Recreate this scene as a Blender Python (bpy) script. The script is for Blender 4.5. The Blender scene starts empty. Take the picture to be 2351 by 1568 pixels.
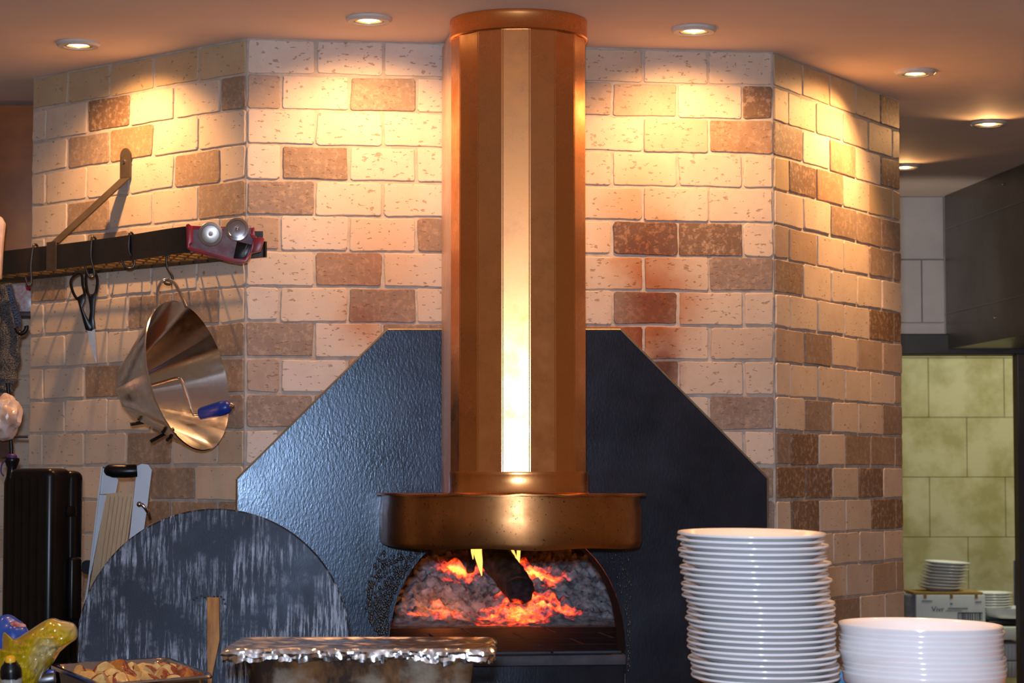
import bpy, bmesh, math, random
from mathutils import Vector, Matrix, noise

random.seed(7)
S = bpy.context.scene
COL = S.collection
R = math.radians

# ------------------------------------------------------------------ camera
W_, H_, F_ = 2351.0, 1568.0, 5300.0
EYE = 1.43
PITCH = math.atan((1100 - 784) / F_)
CAM = Vector((0, 0, EYE))
cd = bpy.data.cameras.new('camera')
cam = bpy.data.objects.new('camera', cd)
COL.objects.link(cam)
cd.sensor_fit = 'HORIZONTAL'
cd.sensor_width = 36.0
cd.lens = 36.0 * F_ / W_
cd.clip_start = 0.05
cam.location = CAM
cam.rotation_euler = (math.pi / 2 + PITCH, 0, 0)
cd.dof.use_dof = True
cd.dof.focus_distance = 5.7
cd.dof.aperture_fstop = 9.0
S.camera = cam

# ------------------------------------------------------------------ world, exposure, main lights
S.view_settings.view_transform = 'Standard'
S.view_settings.look = 'None'
S.view_settings.exposure = 0.0
S.view_settings.gamma = 1.0
S.view_settings.use_curve_mapping = False
wd = bpy.data.worlds.new('dim_room')
S.world = wd
wd.use_nodes = True
wd.node_tree.nodes['Background'].inputs[0].default_value = (1.0, 0.58, 0.34, 1)
wd.node_tree.nodes['Background'].inputs[1].default_value = 0.155

WARM = (1.0, 0.49, 0.18)
def lamp(name, kind, loc, energy, color, **kw):
    d = bpy.data.lights.new(name, kind)
    d.energy = energy
    d.color = color
    o = bpy.data.objects.new(name, d)
    COL.objects.link(o)
    o.location = loc
    for k, v in kw.items():
        setattr(d, k, v)
    return o
def aim(o, target):
    o.rotation_euler = (Vector(target) - o.location).to_track_quat('-Z', 'Y').to_euler()

# the photographer's flash, on the camera
fl = lamp('camera_flash', 'AREA', (-0.03, -0.02, EYE + 0.13), 150, (0.62, 0.75, 1.0), shape='RECTANGLE', size=0.09, size_y=0.06)
aim(fl, (-0.05, 6.6, 1.45))
# strip light in the kitchen beyond
kl = lamp('kitchen_light_and_fill', 'AREA', (2.6, 10.9, 2.55), 20, (0.95, 1.0, 0.72), shape='RECTANGLE', size=0.5, size_y=1.2)
aim(kl, (2.6, 11.4, 0.0))
k2 = lamp('kitchen_light_and_fill', 'SPOT', (1.42, 8.9, 2.0), 22, (1.0, 0.86, 0.74), spot_size=R(62), spot_blend=0.6, shadow_soft_size=0.08)  # added fill spot without a fixture, hidden, brightens the pale kitchen wall
aim(k2, (1.85, 10.3, 2.30))
# more halogen downlights over the pass, above and in front of the frame
for (lx, ly, le) in ((0.80, 4.45, 85), (0.05, 4.5, 22), (-0.75, 4.9, 22), (-1.6, 4.6, 16), (1.7, 4.6, 8)):
    o = lamp('halogen_lamp', 'SPOT', (lx, ly, 2.68), le, WARM, spot_size=R(95), spot_blend=0.8, shadow_soft_size=0.03)
    aim(o, (lx, ly + 0.05, 0))

# ------------------------------------------------------------------ helpers
def ray(x, y):
    r = x - W_ / 2
    u = H_ / 2 - y
    c, s = math.cos(PITCH), math.sin(PITCH)
    return Vector((r, c * F_ - s * u, s * F_ + c * u))
def P(x, y, D):
    d = ray(x, y)
    return CAM + d * (D / d.y)
def RP(x, y, p0, n):
    d = ray(x, y)
    return CAM + d * ((Vector(p0) - CAM).dot(n) / d.dot(n))
def RZ(x, y, z):
    d = ray(x, y)
    return CAM + d * ((z - EYE) / d.z)

def wm(o):
    return (wm(o.parent) @ o.matrix_basis) if o.parent else o.matrix_basis.copy()
def tag(o, label, cat, group=None, kind=None):
    if label: o['label'] = label
    if cat: o['category'] = cat
    if group: o['group'] = group
    if kind: o['kind'] = kind
    return o
def thing(name, label, cat, loc=(0, 0, 0), mat=None, group=None):
    o = bpy.data.objects.new(name, None)
    o.empty_display_size = 0.05
    COL.objects.link(o)
    if mat is not None:
        o.matrix_basis = mat
    else:
        o.location = loc
    return tag(o, label, cat, group)
def obj(name, bm, m, parent=None, local=False, smooth=35, label=None, origin=None):
    me = bpy.data.meshes.new(name)
    if parent is not None and not local:
        bm.transform(wm(parent).inverted())
    bmesh.ops.recalc_face_normals(bm, faces=bm.faces)
    if origin is not None:
        bm.transform(Matrix.Translation(-Vector(origin)))
    bm.to_mesh(me)
    bm.free()
    if smooth:
        for p in me.polygons: p.use_smooth = True
        me.set_sharp_from_angle(angle=R(smooth))
    if m is not None:
        for mm in (m if isinstance(m, (list, tuple)) else [m]):
            me.materials.append(mm)
    o = bpy.data.objects.new(name, me)
    COL.objects.link(o)
    if parent is not None: o.parent = parent
    if origin is not None: o.location = origin
    if label: o['label'] = label
    return o
def struct(name, bm, m, smooth=0):
    o = obj(name, bm, m, smooth=smooth)
    o['kind'] = 'structure'
    return o
def copy_tree(o, parent=None):
    c = o.copy()
    COL.objects.link(c)
    if parent is not None: c.parent = parent
    for ch in [k for k in bpy.data.objects if k.parent == o]:
        copy_tree(ch, c)
    return c

def B(): return bmesh.new()
def join(bm, t, M=None):
    if M is not None: t.transform(M)
    me = bpy.data.meshes.new('tmp')
    t.to_mesh(me); t.free()
    bm.from_mesh(me)
    bpy.data.meshes.remove(me)
def box(bm, c, s, bev=0.0, M=None, seg=2):
    t = bmesh.new()
    bmesh.ops.create_cube(t, size=1)
    t.transform(Matrix.Diagonal((s[0], s[1], s[2], 1)))
    if bev > 0:
        bmesh.ops.bevel(t, geom=t.edges[:] + t.verts[:], offset=bev, segments=seg, affect='EDGES', profile=0.5)
    MM = Matrix.Translation(c)
    if M is not None: MM = M @ MM
    join(bm, t, MM)
def tube(bm, pts, r, seg=10, closed=False, radii=None, flat=1.0, ref=None):
    pts = [Vector(p) for p in pts]
    n = len(pts)
    rings = []
    up = None
    for i in range(n):
        a = pts[(i - 1) % n] if (closed or i > 0) else pts[i]
        b = pts[(i + 1) % n] if (closed or i < n - 1) else pts[i]
        t = (b - a).normalized()
        if up is None:
            up = Vector(ref) if ref is not None else (Vector((0, 0, 1)) if abs(t.z) < 0.9 else Vector((1, 0, 0)))
        up = (up - t * up.dot(t)).normalized()
        side = t.cross(up)
        rr = radii[i] if radii else r
        rings.append([bm.verts.new(pts[i] + up * (math.cos(2 * math.pi * k / seg) * rr) + side * (math.sin(2 * math.pi * k / seg) * rr * flat)) for k in range(seg)])
    m = n if closed else n - 1
    for i in range(m):
        A, Bq = rings[i], rings[(i + 1) % n]
        for k in range(seg):
            bm.faces.new((A[k], A[(k + 1) % seg], Bq[(k + 1) % seg], Bq[k]))
    if not closed:
        bm.faces.new(rings[0][::-1]); bm.faces.new(rings[-1])
def spline(pts, n=8, closed=False):
    pts = [Vector(p) for p in pts]
    out = []
    N = len(pts)
    rng = N if closed else N - 1
    for i in range(rng):
        p1, p2 = pts[i], pts[(i + 1) % N]
        p0 = pts[(i - 1) % N] if (closed or i > 0) else p1 * 2 - p2
        p3 = pts[(i + 2) % N] if (closed or i + 2 < N) else p2 * 2 - p1
        for k in range(n):
            t = k / n
            out.append(0.5 * ((2 * p1) + (p2 - p0) * t + (2 * p0 - 5 * p1 + 4 * p2 - p3) * t * t + (3 * p1 - p0 - 3 * p2 + p3) * t ** 3))
    if not closed: out.append(pts[-1])
    return out
def lathe(bm, prof, seg=32, M=None, wob=None):
    t = bmesh.new()
    rings = []
    for (r, z) in prof:
        if r < 1e-6:
            rings.append([t.verts.new((0, 0, z))])
        else:
            rings.append([t.verts.new((r * math.cos(2 * math.pi * k / seg), r * math.sin(2 * math.pi * k / seg), z)) for k in range(seg)])
    for a, b in zip(rings, rings[1:]):
        for k in range(seg):
            k2 = (k + 1) % seg
            if len(a) == 1 and len(b) == 1: continue
            if len(a) == 1: t.faces.new((a[0], b[k2], b[k]))
            elif len(b) == 1: t.faces.new((a[k], a[k2], b[0]))
            else: t.faces.new((a[k], a[k2], b[k2], b[k]))
    join(bm, t, M)
def prism(bm, pts, vec, bev=0.0):
    t = bmesh.new()
    pts = [Vector(p) for p in pts]
    vec = Vector(vec)
    a = [t.verts.new(p) for p in pts]
    b = [t.verts.new(p + vec) for p in pts]
    n = len(pts)
    t.faces.new(a); t.faces.new(b[::-1])
    for i in range(n):
        t.faces.new((a[i], b[i], b[(i + 1) % n], a[(i + 1) % n]))
    bmesh.ops.recalc_face_normals(t, faces=t.faces)
    if bev > 0:
        bmesh.ops.bevel(t, geom=t.edges[:], offset=bev, segments=2, affect='EDGES', profile=0.5, clamp_overlap=True)
    join(bm, t)
def blob(bm, c, rad, sub=2, amp=0.15, fr=3.0, seed=0, rot=None):
    t = bmesh.new()
    bmesh.ops.create_icosphere(t, subdivisions=sub, radius=1)
    for v in t.verts:
        k = 1 + amp * noise.noise(v.co * fr + Vector((seed * 3.1, seed * 1.7, seed)))
        v.co = Vector((v.co.x * rad[0], v.co.y * rad[1], v.co.z * rad[2])) * k
    M = Matrix.Translation(c)
    if rot is not None: M = M @ rot
    join(bm, t, M)
def grid(bm, fn, nu, nv):
    t = bmesh.new()
    g = [[t.verts.new(fn(i / nu, j / nv)) for j in range(nv + 1)] for i in range(nu + 1)]
    for i in range(nu):
        for j in range(nv):
            t.faces.new((g[i][j], g[i + 1][j], g[i + 1][j + 1], g[i][j + 1]))
    join(bm, t)
def basis(x, y, z, o):
    M = Matrix.Identity(4)
    for i, v in enumerate((x, y, z)):
        for j in range(3): M[j][i] = v[j]
    for j in range(3): M[j][3] = o[j]
    return M

# ------------------------------------------------------------------ materials
def newmat(name):
    m = bpy.data.materials.new(name)
    m.use_nodes = True
    nt = m.node_tree
    return m, nt, nt.nodes['Principled BSDF']
def N(nt, typ, **kw):
    n = nt.nodes.new(typ)
    for k, v in kw.items():
        if k.startswith('i_'):
            key = k[2:]
            n.inputs[int(key) if key.isdigit() else key].default_value = v
        else:
            setattr(n, k, v)
    return n
def L(nt, a, b): nt.links.new(a, b)
def coords(nt, scale=(1, 1, 1), kind='Object'):
    tc = N(nt, 'ShaderNodeTexCoord')
    mp = N(nt, 'ShaderNodeMapping')
    mp.inputs['Scale'].default_value = scale
    L(nt, tc.outputs[kind], mp.inputs[0])
    return mp.outputs[0]
def ramp(nt, fac, stops):
    r = N(nt, 'ShaderNodeValToRGB')
    el = r.color_ramp.elements
    while len(el) < len(stops): el.new(0.5)
    for e, (p, c) in zip(el, stops):
        e.position = p
        e.color = (c, c, c, 1) if isinstance(c, (int, float)) else (*c, 1)
    L(nt, fac, r.inputs[0])
    return r.outputs[0]
def mix(nt, fac, a, b, typ='MIX'):
    n = N(nt, 'ShaderNodeMix', data_type='RGBA', blend_type=typ)
    for s, v in ((n.inputs[0], fac), (n.inputs[6], a), (n.inputs[7], b)):
        if isinstance(v, (int, float)): s.default_value = v
        elif isinstance(v, (tuple, list)): s.default_value = (*v[:3], 1)
        else: L(nt, v, s)
    return n.outputs[2]
def math_(nt, op, a, b=None):
    n = N(nt, 'ShaderNodeMath', operation=op)
    for i, v in enumerate((a, b)):
        if v is None: continue
        if isinstance(v, (int, float)): n.inputs[i].default_value = v
        else: L(nt, v, n.inputs[i])
    return n.outputs[0]
def noise_(nt, vec, scale, detail=4, rough=0.6):
    n = N(nt, 'ShaderNodeTexNoise')
    n.inputs['Scale'].default_value = scale
    n.inputs['Detail'].default_value = detail
    n.inputs['Roughness'].default_value = rough
    L(nt, vec, n.inputs['Vector'])
    return n.outputs[0]
def bump(nt, bs, h, strength, dist=0.01):
    b = N(nt, 'ShaderNodeBump')
    b.inputs['Strength'].default_value = strength
    b.inputs['Distance'].default_value = dist
    L(nt, h, b.inputs['Height'])
    L(nt, b.outputs[0], bs.inputs['Normal'])

def plain(name, base, rough=0.5, metal=0.0, spec=0.5, nscale=None, namp=0.25, bmp=0.0, bscale=60, base2=None, stretch=(1, 1, 1), rvar=0.0, coat=0.0, trans=0.0, lo=0.35, hi=0.65):
    m, nt, bs = newmat(name)
    bs.inputs['Roughness'].default_value = rough
    bs.inputs['Metallic'].default_value = metal
    bs.inputs['Specular IOR Level'].default_value = spec
    bs.inputs['Coat Weight'].default_value = coat
    bs.inputs['Transmission Weight'].default_value = trans
    bs.inputs['Base Color'].default_value = (*base, 1)
    v = coords(nt, stretch)
    if nscale is None: nscale = 25
    nz = noise_(nt, v, nscale, 5)
    b2 = base2 if base2 is not None else tuple(c * (1 - namp) for c in base)
    L(nt, mix(nt, ramp(nt, nz, [(lo, 0.0), (hi, 1.0)]), base, b2), bs.inputs['Base Color'])
    if rvar:
        L(nt, ramp(nt, nz, [(0.3, rough - rvar), (0.7, rough + rvar)]), bs.inputs['Roughness'])
    if bmp:
        bump(nt, bs, noise_(nt, v, bscale, 4), bmp, 0.004)
    return m

def tile_material(name, stains=(), pits=0.0):
    m, nt, bs = newmat(name)
    at = N(nt, 'ShaderNodeAttribute', attribute_name='tone')
    v = coords(nt)
    nz = noise_(nt, v, 62, 8, 0.72)
    big = noise_(nt, v, 9, 5, 0.6)
    col = at.outputs['Color']
    # veined, speckled stone: brown tiles (alpha 1) carry pale flecks, pale ones faint clouds
    fleck = math_(nt, 'MULTIPLY', ramp(nt, nz, [(0.50, 0.0), (0.60, 1.0)]), math_(nt, 'MULTIPLY', at.outputs['Alpha'], 0.55))
    col = mix(nt, fleck, col, (0.62, 0.44, 0.29))
    dark = math_(nt, 'MULTIPLY', ramp(nt, big, [(0.42, 0.0), (0.66, 1.0)]), math_(nt, 'ADD', math_(nt, 'MULTIPLY', at.outputs['Alpha'], 0.45), 0.22))
    col = mix(nt, dark, col, mix(nt, 0.5, (0.16, 0.075, 0.03), col))
    # pits
    vs = coords(nt, (1.0, 1.0, 2.0))
    pn = noise_(nt, vs, 55, 3, 0.5)
    pit = ramp(nt, pn, [(0.305 + pits, 1.0), (0.345 + pits, 0.0)])
    col = mix(nt, math_(nt, 'MULTIPLY', pit, 0.6), col, (0.22, 0.14, 0.07))
    geo = N(nt, 'ShaderNodeNewGeometry')
    for (c, r, sc, tint, amt) in stains:
        d = N(nt, 'ShaderNodeVectorMath', operation='SUBTRACT')
        L(nt, geo.outputs['Position'], d.inputs[0]); d.inputs[1].default_value = c
        mu = N(nt, 'ShaderNodeVectorMath', operation='MULTIPLY')
        L(nt, d.outputs[0], mu.inputs[0]); mu.inputs[1].default_value = sc
        ln = N(nt, 'ShaderNodeVectorMath', operation='LENGTH')
        L(nt, mu.outputs[0], ln.inputs[0])
        f = math_(nt, 'ADD', math_(nt, 'DIVIDE', ln.outputs['Value'], r), math_(nt, 'MULTIPLY', math_(nt, 'SUBTRACT', big, 0.5), 1.3))
        f = ramp(nt, f, [(0.15, amt), (1.0, 0.0)])
        col = mix(nt, f, col, mix(nt, 1.0, col, tint, 'MULTIPLY'))
    L(nt, col, bs.inputs['Base Color'])
    bs.inputs['Roughness'].default_value = 0.5
    bs.inputs['Specular IOR Level'].default_value = 0.35
    h = math_(nt, 'SUBTRACT', math_(nt, 'MULTIPLY', nz, 0.5), pit)
    bump(nt, bs, h, 0.5, 0.003)
    return m

M_grout = plain('grout', (0.58, 0.51, 0.43), 0.9, bmp=0.4, bscale=150)
M_ceil = plain('ceiling_paint', (0.88, 0.74, 0.64), 0.8, nscale=3, namp=0.06, spec=0.15, bmp=0.06, bscale=300)
M_floor = plain('floor_tiles', (0.30, 0.20, 0.13), 0.5, namp=0.3)
M_panel, nt, bs = newmat('blackened_steel')
v = coords(nt)
L(nt, mix(nt, ramp(nt, noise_(nt, v, 5, 5), [(0.35, 0.0), (0.7, 1.0)]), (0.008, 0.009, 0.014), (0.020, 0.022, 0.031)), bs.inputs['Base Color'])
L(nt, ramp(nt, noise_(nt, v, 9, 5), [(0.3, 0.20), (0.7, 0.27)]), bs.inputs['Roughness'])
bs.inputs['Specular Tint'].default_value = (0.62, 0.80, 1.0, 1)
bs.inputs['Specular IOR Level'].default_value = 0.55
vb = coords(nt, (1, 1, 0.45))
bump(nt, bs, noise_(nt, vb, 170, 2, 0.6), 0.16, 0.0024)

def copper(name, base, dark, rough=0.24, brushed=True):
    m, nt, bs = newmat(name)
    v = coords(nt, (14, 14, 0.6) if brushed else (1, 1, 1))
    n1 = noise_(nt, v, 6, 5)
    v2 = coords(nt)
    n2 = noise_(nt, v2, 12, 6, 0.7)
    n3 = noise_(nt, v2, 130, 2, 0.5)
    c = mix(nt, ramp(nt, n2, [(0.35, 0.0), (0.72, 1.0)]), base, dark)
    if not brushed:
        c = mix(nt, ramp(nt, n3, [(0.66, 0.0), (0.72, 0.8)]), c, (0.05, 0.03, 0.02))
    L(nt, c, bs.inputs['Base Color'])
    bs.inputs['Metallic'].default_value = 1
    L(nt, ramp(nt, n2, [(0.3, rough - 0.05), (0.7, rough + 0.10)]), bs.inputs['Roughness'])
    if brushed:
        tg = N(nt, 'ShaderNodeTangent', direction_type='RADIAL', axis='Z')
        bs.inputs['Anisotropic'].default_value = 0.45
        L(nt, tg.outputs[0], bs.inputs['Tangent'])
    bump(nt, bs, n1 if brushed else n2, 0.02 if brushed else 0.05, 0.003)
    return m
M_cop = copper('copper_sheet', (0.90, 0.41, 0.16), (0.78, 0.31, 0.09), 0.27)
M_copring = copper('copper_band', (0.90, 0.39, 0.13), (0.78, 0.30, 0.08), 0.26)
M_hood = copper('copper_hood', (0.60, 0.28, 0.10), (0.40, 0.155, 0.05), 0.31, False)
M_strip = copper('copper_strip', (0.76, 0.60, 0.53), (0.62, 0.44, 0.37), 0.5)
M_copold = plain('aged_copper', (0.42, 0.15, 0.045), 0.5, metal=0.35, nscale=4, base2=(0.22, 0.095, 0.05))
M_steel = plain('stainless_steel', (0.70, 0.70, 0.70), 0.14, metal=1, nscale=40, namp=0.12, rvar=0.05)
M_steelb = plain('brushed_steel', (0.34, 0.34, 0.35), 0.46, metal=1, nscale=5, namp=0.12)
M_dullsteel = plain('dull_steel_cladding', (0.20, 0.19, 0.17), 0.38, metal=0.85, nscale=3, namp=0.3)
M_wire = plain('dark_wire', (0.10, 0.09, 0.085), 0.35, metal=0.9)
M_black = plain('black_plastic', (0.007, 0.006, 0.006), 0.30, spec=0.3, nscale=14, namp=0.5)
M_rack = plain('black_rack_paint', (0.022, 0.021, 0.022), 0.42, metal=0.2, bmp=0.1, bscale=250)
M_slat = plain('rack_grid_wire', (0.30, 0.20, 0.09), 0.4, metal=0.8)
M_white = plain('white_china', (0.84, 0.84, 0.83), 0.12, spec=0.5, namp=0.03, coat=0.3)
M_trim = plain('white_lamp_trim', (0.66, 0.62, 0.55), 0.4, namp=0.1)
M_gold = plain('brass_reflector', (0.80, 0.55, 0.25), 0.3, metal=0.9)
M_brass = plain('brass_edge', (0.42, 0.36, 0.24), 0.4, metal=0.9)
M_red = plain('red_plastic', (0.42, 0.012, 0.02), 0.35, nscale=18, base2=(0.20, 0.02, 0.03))
M_blue = plain('blue_plastic', (0.01, 0.04, 0.30), 0.32, namp=0.15)
M_navy = plain('navy_webbing', (0.012, 0.022, 0.06), 0.7, bmp=0.4, bscale=400)
M_wood = plain('worn_wood', (0.50, 0.25, 0.065), 0.55, nscale=5, base2=(0.30, 0.13, 0.035), stretch=(12, 12, 1.2), bmp=0.2)
M_counterwood = plain('counter_wood', (0.36, 0.19, 0.07), 0.5, nscale=6, base2=(0.22, 0.10, 0.035), stretch=(1, 12, 12))
M_dark = plain('dark_counter', (0.03, 0.027, 0.026), 0.4, metal=0.3)
M_soot = plain('sooty_brick', (0.055, 0.030, 0.020), 0.85, nscale=8, namp=0.6, bmp=0.6, bscale=30)
M_hearth = plain('hearth_stone', (0.085, 0.085, 0.10), 0.6, nscale=10, namp=0.5, bmp=0.3, bscale=60)
M_tar = plain('glossy_tar', (0.004, 0.004, 0.006), 0.40, spec=0.9, coat=0.6)
M_lightstone = plain('pale_wall_tile', (0.46, 0.42, 0.39), 0.5, nscale=6, namp=0.14)
M_green = plain('green_wall_tile', (0.53, 0.47, 0.27), 0.4, nscale=5, base2=(0.36, 0.31, 0.12), lo=0.42, hi=0.62)
M_beam = plain('black_beam', (0.012, 0.010, 0.010), 0.5)
M_brownpost = plain('dark_brown_post', (0.03, 0.018, 0.012), 0.5)
M_card = plain('white_cardboard', (0.76, 0.79, 0.78), 0.7, namp=0.06)
M_kraft = plain('brown_cardboard', (0.40, 0.24, 0.07), 0.8)
M_greycard = plain('grey_cardboard', (0.22, 0.22, 0.24), 0.8, namp=0.4)
M_ink = plain('black_ink', (0.03, 0.03, 0.035), 0.8)
M_inkpale = plain('pale_ink', (0.36, 0.38, 0.36), 0.8)
M_whitetop = plain('white_laminate', (0.74, 0.76, 0.66), 0.4, namp=0.05)
M_crate = plain('grey_crate', (0.50, 0.50, 0.50), 0.5, namp=0.1)
M_yellow = plain('yellow_cap', (0.85, 0.45, 0.01), 0.35, namp=0.1)
M_label_red = plain('red_label', (0.45, 0.05, 0.03), 0.5, nscale=60, base2=(0.7, 0.35, 0.25))
M_purple = plain('purple_rubber', (0.07, 0.02, 0.16), 0.5)

M_disc, nt, bs = newmat('floury_blackened_steel')
v = coords(nt, (1, 1, 0.035))
st = ramp(nt, noise_(nt, v, 120, 5, 0.75), [(0.485, 0.0), (0.575, 1.0)])
v2 = coords(nt)
pa = ramp(nt, noise_(nt, v2, 5.5, 6, 0.65), [(0.43, 0.0), (0.58, 1.0)])
cl = ramp(nt, noise_(nt, v2, 4, 6, 0.65), [(0.35, 0.0), (0.7, 1.0)])
base = mix(nt, cl, (0.010, 0.010, 0.014), (0.034, 0.038, 0.052))
L(nt, mix(nt, math_(nt, 'MULTIPLY', math_(nt, 'MULTIPLY', st, pa), 0.92), base, (0.38, 0.45, 0.54)), bs.inputs['Base Color'])
L(nt, ramp(nt, noise_(nt, v2, 7, 6), [(0.3, 0.34), (0.7, 0.52)]), bs.inputs['Roughness'])
bs.inputs['Specular IOR Level'].default_value = 0.5
bs.inputs['Specular IOR Level'].default_value = 0.35
bump(nt, bs, noise_(nt, v2, 240, 3), 0.12, 0.0015)
bs.inputs['Specular Tint'].default_value = (0.7, 0.85, 1.0, 1)

M_pan, nt, bs = newmat('burnt_roasting_pan')
v = coords(nt, (1, 1, 0.45)); v2 = coords(nt)
a = ramp(nt, noise_(nt, v, 14, 6, 0.7), [(0.42, 0.0), (0.60, 1.0)])
b_ = ramp(nt, noise_(nt, v2, 7, 5, 0.6), [(0.48, 0.0), (0.64, 1.0)])
c = mix(nt, a, (0.035, 0.016, 0.008), (0.20, 0.085, 0.025))
c = mix(nt, math_(nt, 'MULTIPLY', b_, 0.8), c, (0.42, 0.34, 0.24))
L(nt, c, bs.inputs['Base Color'])
bs.inputs['Metallic'].default_value = 0.3
bs.inputs['Roughness'].default_value = 0.42
bump(nt, bs, noise_(nt, v2, 60, 4), 0.2, 0.003)

M_foil, nt, bs = newmat('aluminium_foil')
bs.inputs['Base Color'].default_value = (0.85, 0.84, 0.83, 1)
bs.inputs['Metallic'].default_value = 1
bs.inputs['Roughness'].default_value = 0.17
v = coords(nt)
vo = N(nt, 'ShaderNodeTexVoronoi', feature='DISTANCE_TO_EDGE')
vo.inputs['Scale'].default_value = 26
L(nt, v, vo.inputs['Vector'])
bump(nt, bs, vo.outputs['Distance'], 0.12, 0.012)

def glow_mat(name, ash1, ash2, glow, hot=None):
    m, nt, bs = newmat(name)
    v = coords(nt)
    n1 = noise_(nt, v, 22, 7, 0.7)
    n2 = noise_(nt, v, 17, 5, 0.68)
    L(nt, mix(nt, ramp(nt, n1, [(0.38, 0.0), (0.62, 1.0)]), ash1, ash2), bs.inputs['Base Color'])
    bs.inputs['Roughness'].default_value = 0.95
    geo = N(nt, 'ShaderNodeNewGeometry')
    tot = None
    for (c, r, sc) in glow:
        d = N(nt, 'ShaderNodeVectorMath', operation='SUBTRACT')
        L(nt, geo.outputs['Position'], d.inputs[0]); d.inputs[1].default_value = c
        mu = N(nt, 'ShaderNodeVectorMath', operation='MULTIPLY')
        L(nt, d.outputs[0], mu.inputs[0]); mu.inputs[1].default_value = sc
        ln = N(nt, 'ShaderNodeVectorMath', operation='LENGTH')
        L(nt, mu.outputs[0], ln.inputs[0])
        f = math_(nt, 'SUBTRACT', 1.0, math_(nt, 'DIVIDE', ln.outputs['Value'], r))
        f = math_(nt, 'MAXIMUM', f, 0.0)
        tot = f if tot is None else math_(nt, 'MAXIMUM', tot, f)
    k = math_(nt, 'ADD', tot, math_(nt, 'MULTIPLY', math_(nt, 'SUBTRACT', n2, 0.52), 2.6))
    k = math_(nt, 'MULTIPLY', k, ramp(nt, tot, [(0.0, 0.0), (0.12, 1.0)]))
    e = ramp(nt, k, [(0.12, (0, 0, 0)), (0.34, (0.55, 0.02, 0.003)), (0.62, (1.0, 0.09, 0.006)), (0.95, (1.0, 0.40, 0.05))])
    L(nt, e, bs.inputs['Emission Color'])
    L(nt, ramp(nt, k, [(0.1, 0.0), (0.5, 0.9), (1.0, 1.0)]), bs.inputs['Emission Strength'])
    mm = N(nt, 'ShaderNodeMath', operation='MULTIPLY'); mm.inputs[1].default_value = 2.3
    L(nt, bs.inputs['Emission Strength'].links[0].from_socket, mm.inputs[0])
    L(nt, mm.outputs[0], bs.inputs['Emission Strength'])
    bump(nt, bs, n1, 0.8, 0.012)
    return m

# ------------------------------------------------------------------ the setting: ceiling, tiled chimney breast
CEIL = 2.70
c1 = RZ(568, 88, CEIL); c2 = RZ(1773, 120, CEIL)
c0 = RZ(78, 180, CEIL); c3 = RZ(2062, 231, CEIL)
for c in (c0, c1, c2, c3): c.z = 0
PITCHZ = (CEIL - P(560, 985, c1.y).z) / 11.0

def inpoly(p, poly):
    x, y = p; ins = False
    for (x1, y1), (x2, y2) in zip(poly, poly[1:] + poly[:1]):
        if (y1 > y) != (y2 > y) and x < (x2 - x1) * (y - y1) / (y2 - y1) + x1: ins = not ins
    return ins

TONES = {
    'L': ((0.66, 0.54, 0.41), 0.12), 'T': ((0.56, 0.43, 0.30), 0.22), 'M': ((0.46, 0.34, 0.24), 0.45),
    'B': ((0.31, 0.228, 0.165), 0.8), 'D': ((0.205, 0.132, 0.086), 1.0), 'O': ((0.38, 0.245, 0.15), 0.9), 'S': ((0.36, 0.15, 0.05), 0.5),
    'W': ((0.70, 0.60, 0.49), 0.08), 'Y': ((0.52, 0.40, 0.24), 0.15)}

class Wall:
    def __init__(s, a, b):
        s.a = a.copy(); s.len = (b - a).length
        s.u = (b - a).normalized()
        n = Vector((s.u.y, -s.u.x, 0))
        if n.dot(CAM - a) < 0: n = -n
        n.z = 0
        s.n = n.normalized()
    def pt(s, u, z, off=0.0):
        p = s.a + s.u * u + s.n * off
        return Vector((p.x, p.y, z))
    def px(s, x, y, off=0.0):
        return RP(x, y, s.a + s.n * off, s.n)
    def uz(s, x, y, off=0.0):
        p = s.px(x, y, off)
        return ((p - s.a).dot(s.u), p.z)

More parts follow.
